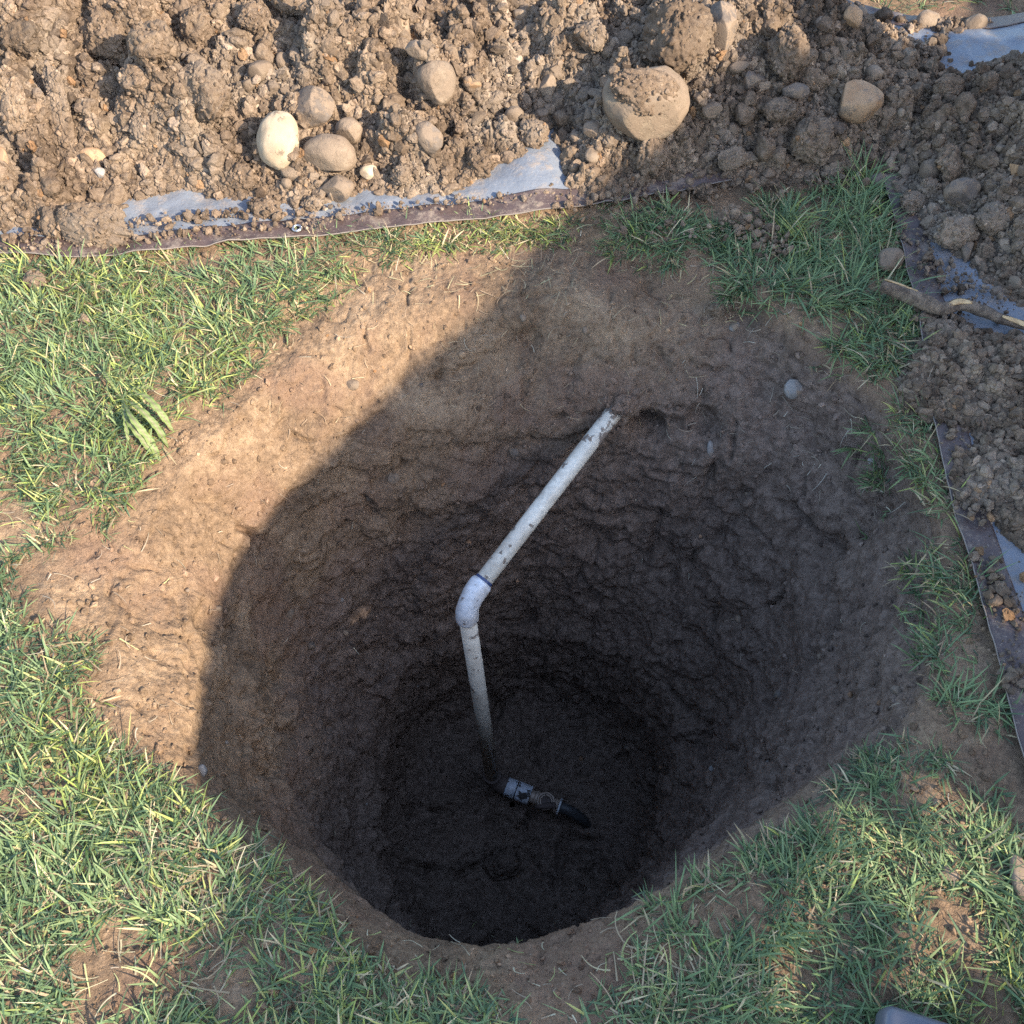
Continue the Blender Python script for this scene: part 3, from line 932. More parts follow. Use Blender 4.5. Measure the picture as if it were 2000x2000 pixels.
def sample_on(bvh, n, box, rmin, rmax, pw, seed, sink=0.2):
    rg = random.Random(seed)
    P_, R_ = [], []
    t = 0
    while len(P_) < n and t < n * 6:
        t += 1
        u, v = rg.uniform(box[0], box[2]), rg.uniform(box[1], box[3])
        d = Vector(ray(u, v)).normalized()
        h = bvh.ray_cast(Vector((0, 0, CAM_H)), d)
        if h[0] is None: continue
        r = rmin + (rmax - rmin) * rg.random() ** pw
        P_.append((h[0].x, h[0].y, h[0].z + r * sink)); R_.append(r)
    return np.array(P_), np.array(R_)

p1, r1 = sample_on(BP, 5200, (-30, -20, 1960, 640), 0.0045, 0.0135, 2.6, 1)
p1b, r1b = sample_on(BP, 32000, (-30, -20, 1960, 640), 0.0014, 0.0058, 1.8, 41)
crumbs('soil_crumbs', p1b, r1b, 2, M['clod'], 'finest soil grains covering the long earth heap', seed=41)
crumbs('soil_crumbs', p1, r1, 3, M['clod'], 'countless loose crumbs covering the long earth heap', seed=1)
p2, r2 = sample_on(BL, 7000, (1660, 590, 1960, 1110), 0.0016, 0.010, 3.2, 2)
# crumbs spilled on tarps, the grass edge and the bare ring of soil
sp = []
srad = []
def spill(u0, v0, u1, v1, n, spread, rmax, seed):
    rg = random.Random(seed)
    for _ in range(n):
        t = rg.random()
        u, v = u0 + (u1 - u0) * t + rg.gauss(0, spread), v0 + (v1 - v0) * t + rg.gauss(0, spread * .5)
        g = P(u, v, 0.015)
        r = 0.0015 + (rmax - 0.0015) * rg.random() ** 5
        sp.append((g[0], g[1], max(top_z(g[0], g[1]) + r * .3, 0.017 + r * .4))); srad.append(r)
spill(0, 445, 540, 400, 300, 14, .009, 1)
spill(20, 470, 620, 420, 260, 10, .007, 2)
spill(540, 410, 1080, 365, 220, 12, .007, 3)
spill(1060, 385, 1620, 335, 260, 16, .009, 4)
spill(1700, 420, 1790, 560, 110, 20, .008, 5)
spill(1770, 500, 1880, 580, 150, 22, .007, 6)
spill(1740, 600, 1810, 610, 160, 16, .009, 7)
spill(1800, 800, 1870, 1000, 200, 22, .009, 8)
spill(1850, 1050, 1910, 1180, 130, 22, .010, 9)
spill(1895, 1200, 1930, 1330, 70, 18, .010, 10)
spill(1100, 400, 1440, 470, 160, 26, .006, 11)
spill(1380, 400, 1480, 480, 220, 22, .009, 12)
sp = np.array(sp); srad = np.array(srad)
crumbs('soil_crumbs', np.vstack([p2, sp]), np.r_[r2, srad], 3, M['clod'], 'countless crumbs spilled over the tarps and the low earth on the right', seed=2)
p3, r3 = sample_on(BG, 11000, (60, 420, 1860, 1900), 0.0010, 0.0060, 4.0, 3, 0.1)
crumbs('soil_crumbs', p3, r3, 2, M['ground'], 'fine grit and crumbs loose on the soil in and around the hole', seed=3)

# ------------------------------------------------------------------ grass
GP = {
 'left': [(-160,488),(0,486),(130,492),(250,488),(400,472),(520,458),(760,436),(900,420),(1080,404),(1088,428),(900,440),(770,462),(650,520),(530,600),(470,660),(390,740),(345,800),(325,870),(245,935),(175,980),(60,1035),(-20,1060),(-160,1060)],
 'leftlow': [(-160,1080),(30,1090),(40,1200),(135,1215),(170,1300),(180,1390),(280,1475),(400,1535),(480,1620),(590,1730),(640,1810),(720,1850),(900,1900),(1010,1960),(1010,2080),(-160,2080)],
 'topmid': [(1105,398),(1200,392),(1330,420),(1390,440),(1440,520),(1400,545),(1330,500),(1240,478),(1150,450)],
 'upright': [(1440,395),(1560,345),(1640,318),(1680,400),(1705,480),(1725,560),(1728,640),(1690,700),(1620,715),(1560,680),(1545,600),(1455,560),(1400,540),(1340,520),(1330,500),(1420,480)],
 'strip': [(1655,765),(1710,770),(1768,820),(1790,900),(1805,970),(1840,1110),(1880,1250),(1905,1340),(1850,1390),(1780,1340),(1765,1250),(1790,1150),(1755,1000),(1785,960),(1740,870),(1680,820)],
 'lowright': [(1690,1400),(1780,1420),(1860,1480),(1932,1560),(2100,1600),(2100,2080),(1040,2080),(1100,1940),(1200,1880),(1215,1780),(1240,1720),(1400,1650),(1500,1570),(1590,1500)],
 'back': [(1630,-60),(1632,8),(1700,20),(1800,22),(1900,14),(1960,-60)],
}
bare = [(20,990,50,60),(65,530,28,20),(160,602,16,14),(205,1830,55,70),(385,1665,28,24),(1340,1745,40,40),(1400,1700,30,30),(1810,1770,42,50),(1870,1880,30,40),(1770,1500,50,30),(1830,1470,40,30),
        (330,1800,18,14),(430,1880,50,26),(20,1500,14,20),(340,500,26,12),(130,790,38,30),(100,1090,70,60),(1650,1860,30,22),(1870,1440,24,40),(1920,1500,20,50), (1440,470,20,40)]
PW = {k: np.array([P(u, v)[:2] for u, v in pts]) for k, pts in GP.items()}
BW = [(P(u, v)[:2], w * 0.00078, h * 0.0009) for u, v, w, h in bare]
GREEN = np.array([[0.098,0.150,0.065],[0.125,0.185,0.075],[0.155,0.215,0.092],[0.075,0.122,0.066],[0.195,0.245,0.105]])
GREEN = GREEN * 1.1
YEL = np.array([[0.30,0.33,0.095],[0.36,0.36,0.13],[0.27,0.33,0.085]])
DRY = np.array([[0.42,0.33,0.18],[0.50,0.41,0.25],[0.34,0.25,0.15]])
gv, gf, gc = [], [], []
nvtx = 0
def blade(base, az, lean, length, width, color, curve, twist=0.0):
    """a curved tapering blade; lean = starting angle from the vertical, growing by curve"""
    global nvtx
    seg = 5
    dirh = np.array([math.cos(az), math.sin(az), 0])
    side = np.array([-math.sin(az), math.cos(az), 0])
    p = np.array(base, float); a = lean
    L_ = length / seg
    for i in range(seg + 1):
        t = i / seg
        w = width * 0.5 * (0.75 + 0.5 * t if t < 0.4 else (1 - ((t - 0.4) / 0.6) ** 1.8) * 0.95 + 0.05)
        rollv = side * math.cos(twist * t) + np.array([0, 0, 1]) * math.sin(twist * t)
        gv.append(p - rollv * w); gv.append(p + rollv * w)
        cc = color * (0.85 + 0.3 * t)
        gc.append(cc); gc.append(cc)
        if i < seg:
            b0 = nvtx + 2 * i
            gf.append((b0, b0 + 1, b0 + 3, b0 + 2))
        p = p + (dirh * math.sin(a) + np.array([0, 0, 1]) * math.cos(a)) * L_
        a = a + curve / seg
    nvtx += 2 * (seg + 1)

def gmask(x, y):
    for (c, w, h) in BW:
        if ((x - c[0]) / w) ** 2 + ((y - c[1]) / h) ** 2 < 1: return 0
    return 1
def tuft(x, y, n, tall, yel, dry, spread=1.0, heading=None):
    h = gz(x, y)
    z = h
    if heading is None: heading = random.uniform(0, 6.283)
    tc = GREEN[random.randrange(5)]
    for i in range(n):
        az = heading + random.gauss(0, 1.0) if random.random() < 0.7 else random.uniform(0, 6.283)
        L_ = tall * (0.30 + 1.1 * random.random() ** 1.5)
        q = random.random()
        if q < dry: c = DRY[random.randrange(3)]
        elif q < dry + yel: c = YEL[random.randrange(3)]
        else: c = 0.5 * tc + 0.5 * GREEN[random.randrange(5)]
        c = c * random.uniform(0.8, 1.25)
        bx, by = x + random.gauss(0, 0.007), y + random.gauss(0, 0.007)
        lean = min(max(random.gauss(1.0, 0.35) * spread, 0.1), 1.45)
        blade((bx, by, z - 0.004), az, lean, L_, random.uniform(0.0012, 0.0033), c, random.uniform(0.1, 0.95), random.uniform(-.9, .9))
pts_all = []
for key, poly in PW.items():
    x0, y0 = poly.min(0); x1, y1 = poly.max(0)
    x0, x1, y0, y1 = max(x0, -1.3), min(x1, 1.5), max(y0, -0.15), min(y1, 2.6)
    area = (x1 - x0) * (y1 - y0)
    dens = {'left': 5000, 'leftlow': 5000, 'topmid': 6000, 'upright': 3300, 'strip': 3600, 'lowright': 4700, 'back': 1500}[key]
    n = int(area * dens)
    xs = rng.uniform(x0, x1, n); ys = rng.uniform(y0, y1, n)
    sd = poly_sdf(xs, ys, poly)
    pr = np.stack([xs, ys, xs * 0], -1)
    dn = fbm(pr, 0.09, 3, .5, 400)
    yn = fbm(pr, 0.14, 2, .5, 410)
    hd = fbm(pr, 0.12, 2, .5, 420) * 7
    ok = (sd > -0.012) & (dn + 0.55 + np.clip(sd, 0, .04) * 4 > rng.random(n) * 0.55)
    for x, y, s_, yv, hh in zip(xs[ok], ys[ok], sd[ok], yn[ok], hd[ok]):
        if not gmask(x, y): continue
        edge = s_ < 0.02
        th_ = math.atan2(y - CY, x - CX)
        ri = float(np.interp(th_, TH, r_rim))
        nearh = math.hypot(x - CX, y - CY) < ri + 0.05
        head = hh
        if nearh and random.random() < .6: head = th_ + math.pi + random.gauss(0, .5)   # hangs into the hole
        yel = min(max(0.13 + yv * 0.5, 0.02), 0.7)
        if key in ('upright', 'strip', 'topmid'): yel *= 0.55
        if key == 'left': yel += 0.05
        dry = 0.07 + (0.22 if edge and random.random() < .5 else 0)
        tall = {'upright': 0.055, 'strip': 0.055, 'topmid': 0.042, 'back': 0.05}.get(key, 0.040)
        if edge: tall *= 0.8
        tuft(x, y, random.randint(10, 20), tall * random.uniform(.7, 1.2), yel, dry, 1.0, head)
        hz_ = gz(x, y)
        for _ in range(7):
            q = random.random()
            c = GREEN[3] * .8 if q < .5 else (DRY[2] * .7 if q < .8 else GREEN[0])
            blade((x + random.gauss(0, .010), y + random.gauss(0, .010), hz_ - .001), random.uniform(0, 6.28), random.uniform(1.0, 1.45), random.uniform(.010, .024), random.uniform(.001, .0022), c, .3)
# special tufts and stray blades in the hole and on bare soil
for (u, v, n, tl, ye) in [(1490,420,70,.075,.55),(1500,455,60,.07,.6),(1640,345,90,.07,.05),(1625,385,70,.07,.1),(1600,420,60,.06,.1),(1670,985,9,.03,.0),(1660,1005,8,.03,.0),(1745,1140,14,.05,.6),(1690,830,20,.045,.1),
                          (380,1555,28,.045,.2),(640,1770,18,.04,.3),(960,1790,3,.03,.4),(1330,1660,14,.05,.3),(1250,1730,14,.05,.2)]:
    g = P(u, v, 0.0)
    hh = hit_px(BG, u, v)
    if hh[0] is None: continue
    for _ in range(max(1, n // 12)):
        x, y = hh[0].x + random.gauss(0, .012), hh[0].y + random.gauss(0, .012)
        tuft(x, y, min(n, 12), tl, ye, .05, 0.75 if n > 50 else 1.0)
m, nt, b = new_mat('grass')
k = NT(nt)
at = k.n('ShaderNodeAttribute', attribute_name='tint')
k.link(at.outputs['Color'], b.inputs['Base Color'])
b.inputs['Roughness'].default_value = 0.55
b.inputs['Specular IOR Level'].default_value = 0.35
tr = k.n('ShaderNodeBsdfTranslucent'); k.link(at.outputs['Color'], tr.inputs['Color'])
ms = k.n('ShaderNodeMixShader'); ms.inputs[0].default_value = 0.28
k.link(b.outputs[0], ms.inputs[1]); k.link(tr.outputs[0], ms.inputs[2])
outn = [n_ for n_ in nt.nodes if n_.type == 'OUTPUT_MATERIAL'][0]
k.link(ms.outputs[0], outn.inputs[0])
M['grass'] = m
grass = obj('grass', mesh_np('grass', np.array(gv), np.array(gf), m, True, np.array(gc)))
tag(grass, 'short trampled lawn grass around the hole', 'grass', kind='stuff')

# dry straw, roots and cut blades lying on the soil
gv, gf, gc, nvtx = [], [], [], 0
def stray(bvh, box, n, lmin, lmax, cols, seed, wd=(.0008, .0018)):
    rg = random.Random(seed)
    t = 0
    while t < n:
        t += 1
        u, v = rg.uniform(box[0], box[2]), rg.uniform(box[1], box[3])
        d = Vector(ray(u, v)).normalized()
        h = bvh.ray_cast(Vector((0, 0, CAM_H)), d)
        if h[0] is None: continue
        n_ = np.array(h[1]); n_ = n_ if n_ @ np.array(d) < 0 else -n_
        p = np.array(h[0]) + n_ * 0.004
        a = rg.normalvariate(0, 1), rg.normalvariate(0, 1), rg.normalvariate(0, 1)
        dr = np.array(a) - n_ * (np.array(a) @ n_); dr /= np.linalg.norm(dr)
        sd_ = np.cross(n_, dr)
        L_ = rg.uniform(lmin, lmax); w = rg.uniform(*wd)
        c = np.array(cols[rg.randrange(len(cols))]) * rg.uniform(.7, 1.2)
        bend = rg.gauss(0, .8); seg = 6
        global nvtx
        for i in range(seg + 1):
            tt = i / seg
            ww = w * .5 * (1 - .6 * tt)
            gv.append(p - sd_ * ww); gv.append(p + sd_ * ww); gc.append(c); gc.append(c)
            if i < seg:
                b0 = nvtx + 2 * i; gf.append((b0, b0 + 1, b0 + 3, b0 + 2))
            dr = dr + sd_ * bend / seg + n_ * rg.gauss(0, .12); dr /= np.linalg.norm(dr); sd_ = np.cross(n_, dr); sd_ /= np.linalg.norm(sd_)
            p = p + dr * L_ / seg
        nvtx += 2 * (seg + 1)
stray(BG, (120, 430, 1800, 1850), 330, .006, .03, [(.35,.28,.2),(.28,.21,.15),(.5,.45,.33),(.2,.15,.1)], 5)
stray(BG, (250, 450, 1300, 800), 170, .01, .035, [(.42,.33,.2),(.34,.24,.15)], 6, (.0007, .0014))
stray(BG, (500, 430, 1100, 560), 160, .02, .045, [(.42,.34,.2),(.5,.45,.25),(.34,.24,.15)], 9, (.0008, .0018))
stray(BG, (600, 1740, 1300, 1932), 90, .006, .03, [(.5,.45,.3),(.3,.33,.12),(.35,.27,.18)], 7, (.001, .002))
stray(BG, (0, 900, 330, 1500), 60, .01, .045, [(.45,.42,.2),(.5,.42,.3),(.35,.27,.18)], 8, (.001, .002))
stray(BG, (1280, 560, 1750, 1000), 60, .01, .04, [(.35,.28,.2),(.5,.45,.35)], 11, (.0007, .0014))
stray(BG, (1150, 1790, 1460, 1932), 110, .02, .07, [(.5,.42,.24),(.42,.33,.2),(.36,.38,.14)], 21, (.0014, .0026))
stray(BG, (230, 1570, 450, 1720), 90, .02, .07, [(.5,.44,.28),(.42,.33,.2)], 22, (.0012, .0022))
stray(BG, (-20, 500, 400, 740), 110, .02, .06, [(.5,.44,.28),(.42,.33,.2),(.45,.45,.2)], 23, (.0012, .0022))
stray(BG, (-20, 1500, 450, 1932), 150, .02, .06, [(.5,.44,.28),(.42,.33,.2),(.45,.45,.2)], 24, (.0012, .0022))
stray(BG, (1240, 500, 1440, 620), 70, .01, .03, [(.3,.23,.16),(.22,.16,.11),(.5,.4,.2)], 25, (.0008, .0018))
stray(BP, (0, 0, 1900, 400), 60, .01, .035, [(.5,.42,.28),(.35,.27,.18)], 12, (.0008, .0014))
stray(BL, (1700, 640, 1930, 1050), 30, .01, .035, [(.45,.36,.26)], 13, (.0008, .0014))
# hanging roots under the far turf
me_ = mesh_np('roots', np.array(gv), np.array(gf), M['grass'], True, np.array(gc))
roots = obj('roots_and_straw', me_)
tag(roots, 'thin pale rootlets and dry straw scattered on the soil', 'roots', kind='stuff')

# ------------------------------------------------------------------ broadleaf weed
def leaf_mesh(path, wmax, lobes, seed, color):
    rg = random.Random(seed)
    n = 44
    p = catmull(path, n)
    tan = np.gradient(p, axis=0); tan /= np.linalg.norm(tan, axis=1)[:, None]
    up = np.array([0, 0, 1.0])
    V_, F_, C_ = [], [], []
    for i in range(n):
        t = i / (n - 1)
        w = wmax * (min(t / .55, 1) ** 1.2) * (1 - max(0, (t - .75) / .25) ** 2)
        saw = (t * lobes) % 1.0
        w *= 0.68 + 0.32 * saw if t > .15 else .5
        w = max(w, .0012)
        s = np.cross(tan[i], up); s /= np.linalg.norm(s) + 1e-9
        nn = np.cross(s, tan[i])
        for j, q in enumerate((-1, -.5, 0, .5, 1)):
            V_.append(p[i] + s * w * q + nn * (abs(q) * w * .10 + (0.0015 * math.sin(i * 1.3 + q * 2))))
            mid = 1 - min(abs(q) * 4, 1)
            C_.append(np.array(color) * (1 - mid) + np.array((.22, .2, .12)) * mid)
    return np.array(V_), grid_faces(5, n), np.array(C_)
wr = P(228, 748, 0.0); wz = gz(wr[0], wr[1])
weed = bpy.data.objects.new('weed', None); COL.objects.link(weed); weed.location = (wr[0], wr[1], wz)
tag(weed, 'broad leaved weed with toothed drooping leaves at the left rim', 'weed')
LV = [[(228,748,.01),(270,745,.03),(300,775,.035),(328,815,.01)], [(228,748,.01),(262,770,.035),(295,805,.03),(318,845,.0)],
      [(228,748,.01),(250,790,.03),(285,835,.02),(305,880,.0)], [(228,750,.01),(240,790,.02),(262,820,.02),(300,870,-.005)], [(228,748,.01),(235,780,.02),(238,805,.015),(243,838,0)],
      [(228,748,.01),(205,775,.02),(190,790,.015),(170,800,.01)], [(228,748,.01),(215,730,.02),(205,715,.02),(195,700,.01)], [(228,748,.01),(250,735,.02),(275,730,.02),(298,735,.01)]]
for i, lp in enumerate(LV):
    path = []
    for (u, v, z) in lp:
        g = P(u, v, z + 0.01)
        zz_ = max(gz(g[0], g[1]) + z + 0.008, gz(g[0], g[1]) + .006)
        path.append(P(u, v, zz_) - np.array([wr[0], wr[1], wz]))
    v_, f_, c_ = leaf_mesh(path, .0062 if i < 4 else .004, 6 + i % 3, i, (.15, .20, .06) if i % 2 else (.19, .245, .08))
    obj('leaf', mesh_np('weed_leaf', v_, f_, M['grass'], True, c_), weed)

# ------------------------------------------------------------------ broken branch
m, nt, b = new_mat('bark')
k = NT(nt)
st = k.ramp(k.noise(55, 5, 0.7, off=2), [(0.4, (0.10, 0.068, 0.046)), (0.6, (0.26, 0.185, 0.125))])
k.link(st, b.inputs['Base Color']); b.inputs['Roughness'].default_value = 0.9
k.link(k.bump(k.noise(140, 6, .75), 1.0, .008), b.inputs['Normal'])
M['bark'] = m
m, nt, b = new_mat('bare_wood')
k = NT(nt)
k.link(k.ramp(k.noise(90, 5, 0.7), [(0.35, (0.30, 0.17, 0.07)), (0.6, (0.55, 0.37, 0.18))]), b.inputs['Base Color']); b.inputs['Roughness'].default_value = 0.6
k.link(k.bump(k.noise(200, 4, .6), .4, .002), b.inputs['Normal'])
M['wood'] = m
bp = [(1663,538),(1700,552),(1740,570),(1775,583),(1810,576),(1850,586),(1890,602),(1932,615),(2000,640)]
bz = [.035,.032,.034,.032,.034,.032,.032,.03,.035]
path = catmull([P(u, v, z) for (u, v), z in zip(bp, bz)], 70)
path += 0.0012 * np.stack([fbm(path, .03, 2, .5, 500 + i) for i in range(3)], -1)
rad = np.interp(np.linspace(0, 1, 70), [0, .05, .25, .45, .6, .8, 1], [.0105, .012, .0125, .0105, .0095, .007, .006])
Vb, Fb = tube(path, rad, 20, caps=True)
Vb = Vb + 0.0028 * (fbm(Vb, .018, 3, .6, 510))[:, None] * np.array([.5, .5, 1])
br = obj('branch', mesh_np('branch', Vb - path[10], Fb, M['bark']), None, tuple(path[10]))
tag(br, 'bent broken branch with peeled bark lying over the right tarp', 'branch')
def peel(i0, i1, wdt, offs, name='peeled_wood'):
    seg = path[i0:i1]; n = len(seg)
    tan = np.gradient(seg, axis=0); tan /= np.linalg.norm(tan, axis=1)[:, None]
    s = np.cross(tan, [0, 0, 1.0]); s /= np.linalg.norm(s, axis=1)[:, None]
    V_ = []
    for i in range(n):
        t = i / (n - 1)
        w = wdt * math.sin(math.pi * min(max(t, .04), .96)) ** .5
        up_ = np.cross(s[i], tan[i])
        for q in np.linspace(-1, 1, 7):
            a = offs + q * w
            V_.append(seg[i] + (rad[i0 + i] * 1.0 + .0011) * (up_ * math.cos(a) + s[i] * math.sin(a)))
    o = obj(name, mesh_np(name, np.array(V_) - path[10], grid_faces(7, n), M['wood']), br)
    md = o.modifiers.new('thickness', 'SOLIDIFY'); md.thickness = 0.0016
peel(0, 14, .40, -0.55); peel(26, 36, .5, 0.1); peel(47, 69, .6, .35)

# ------------------------------------------------------------------ water pipe
def pvc_mat(name, base, dirt, col):
    m, nt, b = new_mat(name)
    k = NT(nt)
    z = k.n('ShaderNodeSeparateXYZ'); k.link(k.geo, z.inputs[0])
    n = k.noise(42, 5, 0.62, off=1.2)
    c = k.mix(k.ramp(k.noise(120, 4, 0.7), [(0.40, 0), (0.65, 1)]), base, tuple(x * 0.78 for x in base))
    c = k.mix(k.math('MULTIPLY', k.ramp(k.noise(26, 5, 0.7, off=6.1), [(0.42, 0), (0.66, 1)]), .55), c, (0.40, 0.33, 0.25))
    # more dirt toward the wall end and near the bottom of the hole
    hi = k.math('MULTIPLY', k.math('MAXIMUM', k.math('SUBTRACT', z.outputs['X'], 0.12), 0.0), 1.5)
    lo = k.math('MULTIPLY', k.math('MAXIMUM', k.math('SUBTRACT', -0.55, z.outputs['Z']), 0.0), 0.02)
    th = k.math('ADD', k.math('ADD', n, hi), lo)
    d = k.ramp(th, [(0.645 - dirt, 0), (0.660 - dirt, .75), (0.70 - dirt, 1)])
    c = k.mix(d, c, col)
    k.link(c, b.inputs['Base Color'])
    k.link(k.mix(d, (0.38,) * 3, (0.95,) * 3), b.inputs['Roughness'])
    k.link(k.bump(d, .6, .0012), b.inputs['Normal'])
    return m
M['pvc'] = pvc_mat('pvc_pipe', (0.74, 0.68, 0.56), 0.045, (0.20, 0.155, 0.12))
M['pvc_white'] = pvc_mat('pvc_fitting', (0.70, 0.72, 0.74), 0.02, (0.20, 0.15, 0.12))
M['pvc_dirty'] = pvc_mat('pvc_dirty', (0.62, 0.66, 0.72), 0.10, (0.05, 0.042, 0.036))
def simple(name, c, rough, metal=0, bump=True):
    m, nt, b = new_mat(name); k = NT(nt)
    k.link(k.mix(k.noise(110, 4, .7), tuple(x * .6 for x in c), c), b.inputs['Base Color'])
    b.inputs['Roughness'].default_value = rough; b.inputs['Metallic'].default_value = metal
    k.link(k.bump(k.noise(300, 4, .7), .4, .0015), b.inputs['Normal'])
    return m
M['brass'] = simple('old_brass', (0.46, 0.35, 0.27), 0.5, 0.3)
M['rust'] = simple('rusty_iron', (0.12, 0.085, 0.07), 0.8)
M['poly'] = simple('black_poly_pipe', (0.06, 0.058, 0.058), 0.5)
M['blue_glue'] = simple('blue_primer', (0.06, 0.09, 0.20), 0.5)

pipe = bpy.data.objects.new('water_pipe', None); COL.objects.link(pipe)
tag(pipe, 'white plastic water pipe with an elbow dropping to a brass valve on the hole floor', 'water pipe')
E_ = Pax(878, 1140, 1.81)
E_w = E_.copy()
Wp = Pax(1158, 778, 1.87)                         # where it enters the wall
dirw = Wp - E_w; Lw = np.linalg.norm(dirw); dirw /= Lw
Bt = P(929, 1468, -1.065)
dird = Bt - E_w; Ld = np.linalg.norm(dird); dird /= Ld
r0 = 0.0160
root_loc = Bt.copy(); pipe.location = tuple(root_loc)
rel = lambda pts: [np.array(p) - root_loc for p in pts]
tube_obj('supply_pipe', rel([E_w + dirw * .03, E_w + dirw * .2, Wp + dirw * .12]), r0, M['pvc'], pipe, 40)
tube_obj('riser_pipe', rel([E_w + dird * .03, E_w + dird * .4, Bt - dird * .02]), r0, M['pvc'], pipe, 40)
# elbow: bent body with a socket collar at each end
t = np.linspace(0, 1, 22)
A0, A1 = E_w + dirw * .050, E_w + dird * .050
ctrl = E_w
bez = ((1 - t) ** 2)[:, None] * A0 + (2 * t * (1 - t))[:, None] * (ctrl - (dirw + dird) * .004) + (t ** 2)[:, None] * A1
rr = np.interp(t, [0, .03, .30, .36, .64, .70, .97, 1], [.0188, .0211, .0211, .0200, .0200, .0211, .0211, .0188])
elb = tube_obj('elbow', rel(bez), rr, M['pvc_white'], pipe, 40)
tube_obj('glue_ring', rel([E_w + dirw * .0502, E_w + dirw * .0515, E_w + dirw * .0545, E_w + dirw * .056]), [.0162, .0170, .0170, .0162], M['blue_glue'], pipe, 40)
tube_obj('glue_ring', rel([E_w + dird * .0502, E_w + dird * .0515, E_w + dird * .053, E_w + dird * .054]), [.0162, .0167, .0167, .0162], M['blue_glue'], pipe, 40)
# bottom run: elbow, couplings, brass valve, black pipe
Q = P(1062, 1527, -1.075)
h0 = P(948, 1483, -1.068)
dh = Q - h0; dh /= np.linalg.norm(dh)
Bc = Bt + dird * .018
a0 = Bc - dird * .035; a1 = Bc + dh * .036
bez = ((1 - t) ** 2)[:, None] * a0 + (2 * t * (1 - t))[:, None] * Bc + (t ** 2)[:, None] * a1
tube_obj('bottom_elbow', rel(bez), .0208, M['rust'], pipe, 32)
def seg_at(s0, s1, r, mat, name, seg=32, taper=True):
    pts = [Bc + dh * s for s in (s0, s0 + .0015, s1 - .0015, s1)]
    return tube_obj(name, rel(pts), [r * .93, r, r, r * .93], M[mat], pipe, seg)
seg_at(.034, .058, .0222, 'pvc_dirty', 'coupling')
seg_at(.060, .094, .0225, 'pvc_dirty', 'coupling')
seg_at(.092, .106, .0150, 'brass', 'nipple')
seg_at(.104, .117, .0190, 'brass', 'hex_nut', 6)
seg_at(.115, .150, .0155, 'rust', 'valve_body')
seg_at(.150, .163, .0185, 'brass', 'hex_nut', 6)
seg_at(.163, .168, .0200, 'pvc_white', 'washer')
endp = [Bc + dh * .168, Bc + dh * .19, Bc + dh * .22 + np.array([.0, -.001, -.022]), Bc + dh * .245 + np.array([.0, -.002, -.075])]
tube_obj('tail_pipe', rel(catmull(endp, 24)), .0130, M['poly'], pipe, 28)
vc = Bc + dh * .132
upv = np.array([0, -0.25, 1.0]); upv /= np.linalg.norm(upv)
vb = tube_obj('valve_bonnet', rel([vc, vc + upv * .012, vc + upv * .018, vc + upv * .022]), [.017, .019, .019, .016], M['rust'], pipe, 28)
def ring(c, n_, rr_, r, mat, name, parent):
    n_ = n_ / np.linalg.norm(n_); u = np.cross(n_, [1, 0, 0]); u /= np.linalg.norm(u); w = np.cross(n_, u)
    a = np.linspace(0, 2 * np.pi, 41)
    return tube_obj(name, rel([c + rr_ * (math.cos(q) * u + math.sin(q) * w) for q in a]), r, M[mat], parent, 10)
ring(vc + upv * .022, upv, .0185, .0026, 'brass', 'bonnet_ring', pipe)
ring(vc + upv * .026, upv, .0135, .0022, 'brass', 'bonnet_ring', pipe)
# flat lever plate across the open top
pc = vc + upv * .034
dv_ = dh * .9 + np.array([0, .35, 0]); dv_ /= np.linalg.norm(dv_); sv = np.cross(upv, dv_)
tube_obj('valve_lever', rel([pc - dv_ * .026 + sv * -.012, pc - dv_ * .01 + sv * -.012, pc + dv_ * .022 + sv * -.010]), [.004, .0065, .0075], M['rust'], pipe, 8)

# ------------------------------------------------------------------ grey blue board end, bottom edge
m, nt, b = new_mat('grey_plastic'); k = NT(nt)
k.link(k.mix(k.noise(16, 4, .6), (0.065, 0.070, 0.088), (0.10, 0.105, 0.13)), b.inputs['Base Color']); b.inputs['Roughness'].default_value = 0.4
k.link(k.bump(k.noise(500, 3, .6), .2, .001), b.inputs['Normal'])
M['plastic'] = m
import bmesh
bm = bmesh.new()
bmesh.ops.create_cube(bm, size=1)
me_ = bpy.data.meshes.new('plastic_board')
bmesh.ops.scale(bm, vec=(.50, .30, .045), verts=bm.verts)
bmesh.ops.bevel(bm, geom=[e for e in bm.edges], offset=.012, segments=5, affect='EDGES', profile=.5)
for f in bm.faces: f.smooth = True
bm.to_mesh(me_); bm.free(); me_.materials.append(m)
g = P(1672, 1890, .06)
bo = obj('plastic_board', me_)
ang = R(-17)
off = np.array([.25 * math.cos(ang) + .15 * math.sin(ang), .25 * math.sin(ang) - .15 * math.cos(ang), 0])
bo.location = (g[0] + off[0], g[1] + off[1], .038); bo.rotation_euler = (0, 0, ang)
tag(bo, 'smooth blue grey plastic corner lying in the grass at the bottom edge', 'board')

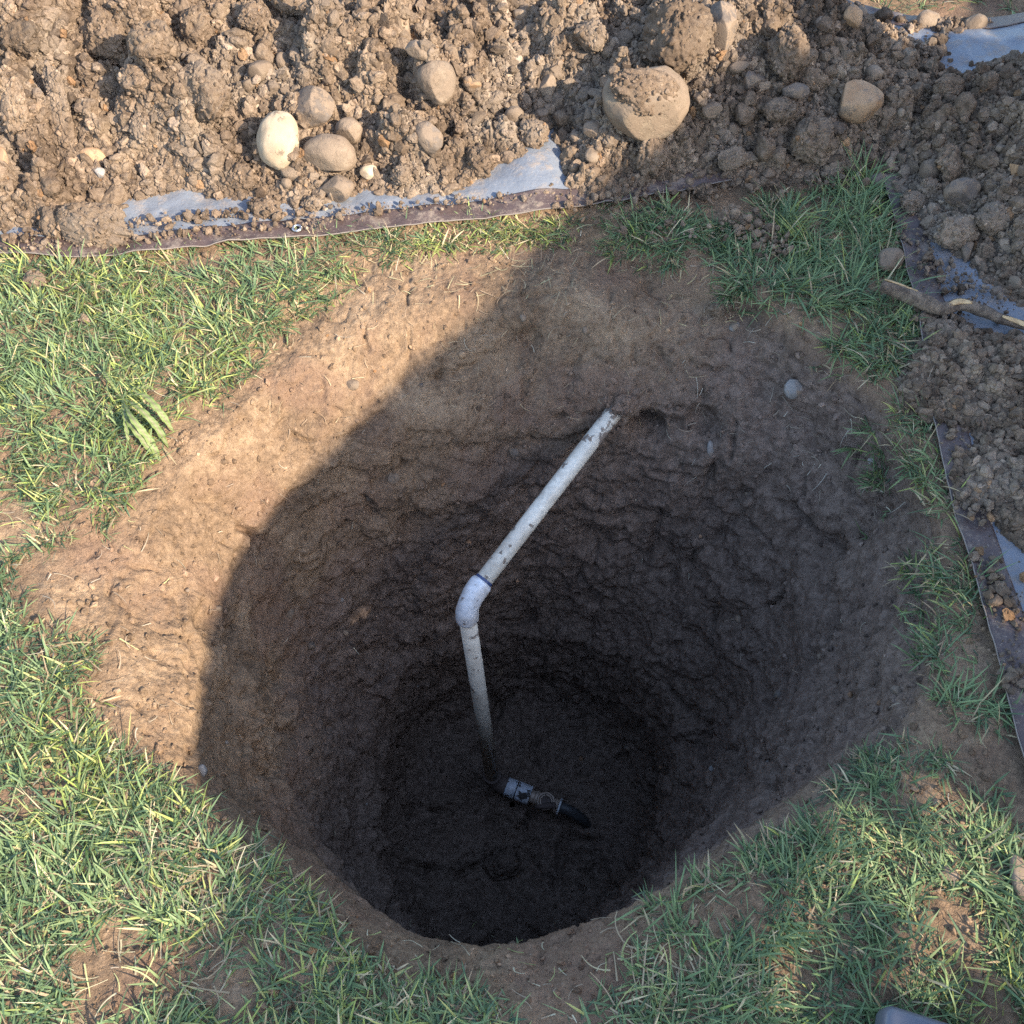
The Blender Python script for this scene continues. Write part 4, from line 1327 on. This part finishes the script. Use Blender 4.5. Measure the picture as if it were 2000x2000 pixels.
# ------------------------------------------------------------------ unseen boards added on the right, placed to shade this side
uL = np.array([.358, .934]); nL = np.array([.934, -.358])
D0 = np.array([.083, 1.41])
FD = 2.6
cosn = (SUN[:2] @ nL) / SUN[2]
FH = FD / cosn
wood, nt, b = new_mat('added_fence_wood'); k = NT(nt)
k.link(k.mix(k.noise(20, 5, .7), (.20, .15, .11), (.32, .26, .20)), b.inputs['Base Color']); b.inputs['Roughness'].default_value = .85
added_shade_fence = bpy.data.objects.new('added_shade_fence', None); COL.objects.link(added_shade_fence)
fo = D0 + nL * FD
added_shade_fence.location = (fo[0], fo[1], 0); added_shade_fence.rotation_euler = (0, 0, math.atan2(uL[1], uL[0]))
tag(added_shade_fence, 'unseen tall board screen added on the right to cast shade', 'added_shade_fence')
def box_obj(name, c, s, mat, parent):
    bm = bmesh.new(); bmesh.ops.create_cube(bm, size=1); bmesh.ops.scale(bm, vec=s, verts=bm.verts)
    bmesh.ops.translate(bm, vec=c, verts=bm.verts)
    me_ = bpy.data.meshes.new(name); bm.to_mesh(me_); bm.free(); me_.materials.append(mat)
    return obj(name, me_, parent)
# gaps cut in the added boards, aimed to throw sun patches at chosen spots
sun_gaps = []
for (u, v, z, su, sh) in [(1690,1610,.03,.05,.028), (1770,1680,.03,.07,.040), (1915,1170,.03,.05,.025), (1740,50,.12,.10,.05), (1640,30,.10,.10,.04), (1700,6,.03,.10,.05), (1800,12,.03,.10,.05), (1850,45,.10,.10,.03), (1320,225,.2,.06,.05), (1925,1710,.03,.03,.03), (1880,1760,.03,.03,.02), (1560,1860,.03,.03,.018), (1850,1560,.03,.03,.018), (1600,1740,.03,.03,.015), (1810,1880,.03,.03,.02), (1560,60,.2,.03,.02), (1490,20,.2,.03,.03)]:
    g = P(u, v, z)
    d_ = FD - (g[:2] - D0) @ nL
    tt = d_ / (SUN[:2] @ nL)
    q = g + SUN * tt
    s = (q[:2] - fo) @ uL
    sun_gaps.append((s, q[2], su, sh))
bw = 0.095
s = -3.0
ib = 0
while s < 2.6:
    hs = [h for h in sun_gaps if s - .01 <= h[0] < s + bw + .01]
    spans = [(0.03, FH)]
    for h in hs:
        new = []
        for a, c in spans:
            if a < h[1] < c: new += [(a, h[1] - h[3]), (h[1] + h[3], c)]
            else: new.append((a, c))
        spans = new
    for a, c in spans:
        if c - a > .01: box_obj('board', (s + bw / 2, 0, (a + c) / 2), (bw - .001, .018, c - a), wood, added_shade_fence)
    s += bw; ib += 1
for z in (.35, 1.0, 1.6):
    pass
for s in (-3.0, -1.1, .8, 2.55):
    box_obj('post', (s, -.06, FH / 2 - .05), (.09, .09, FH - .1), wood, added_shade_fence)
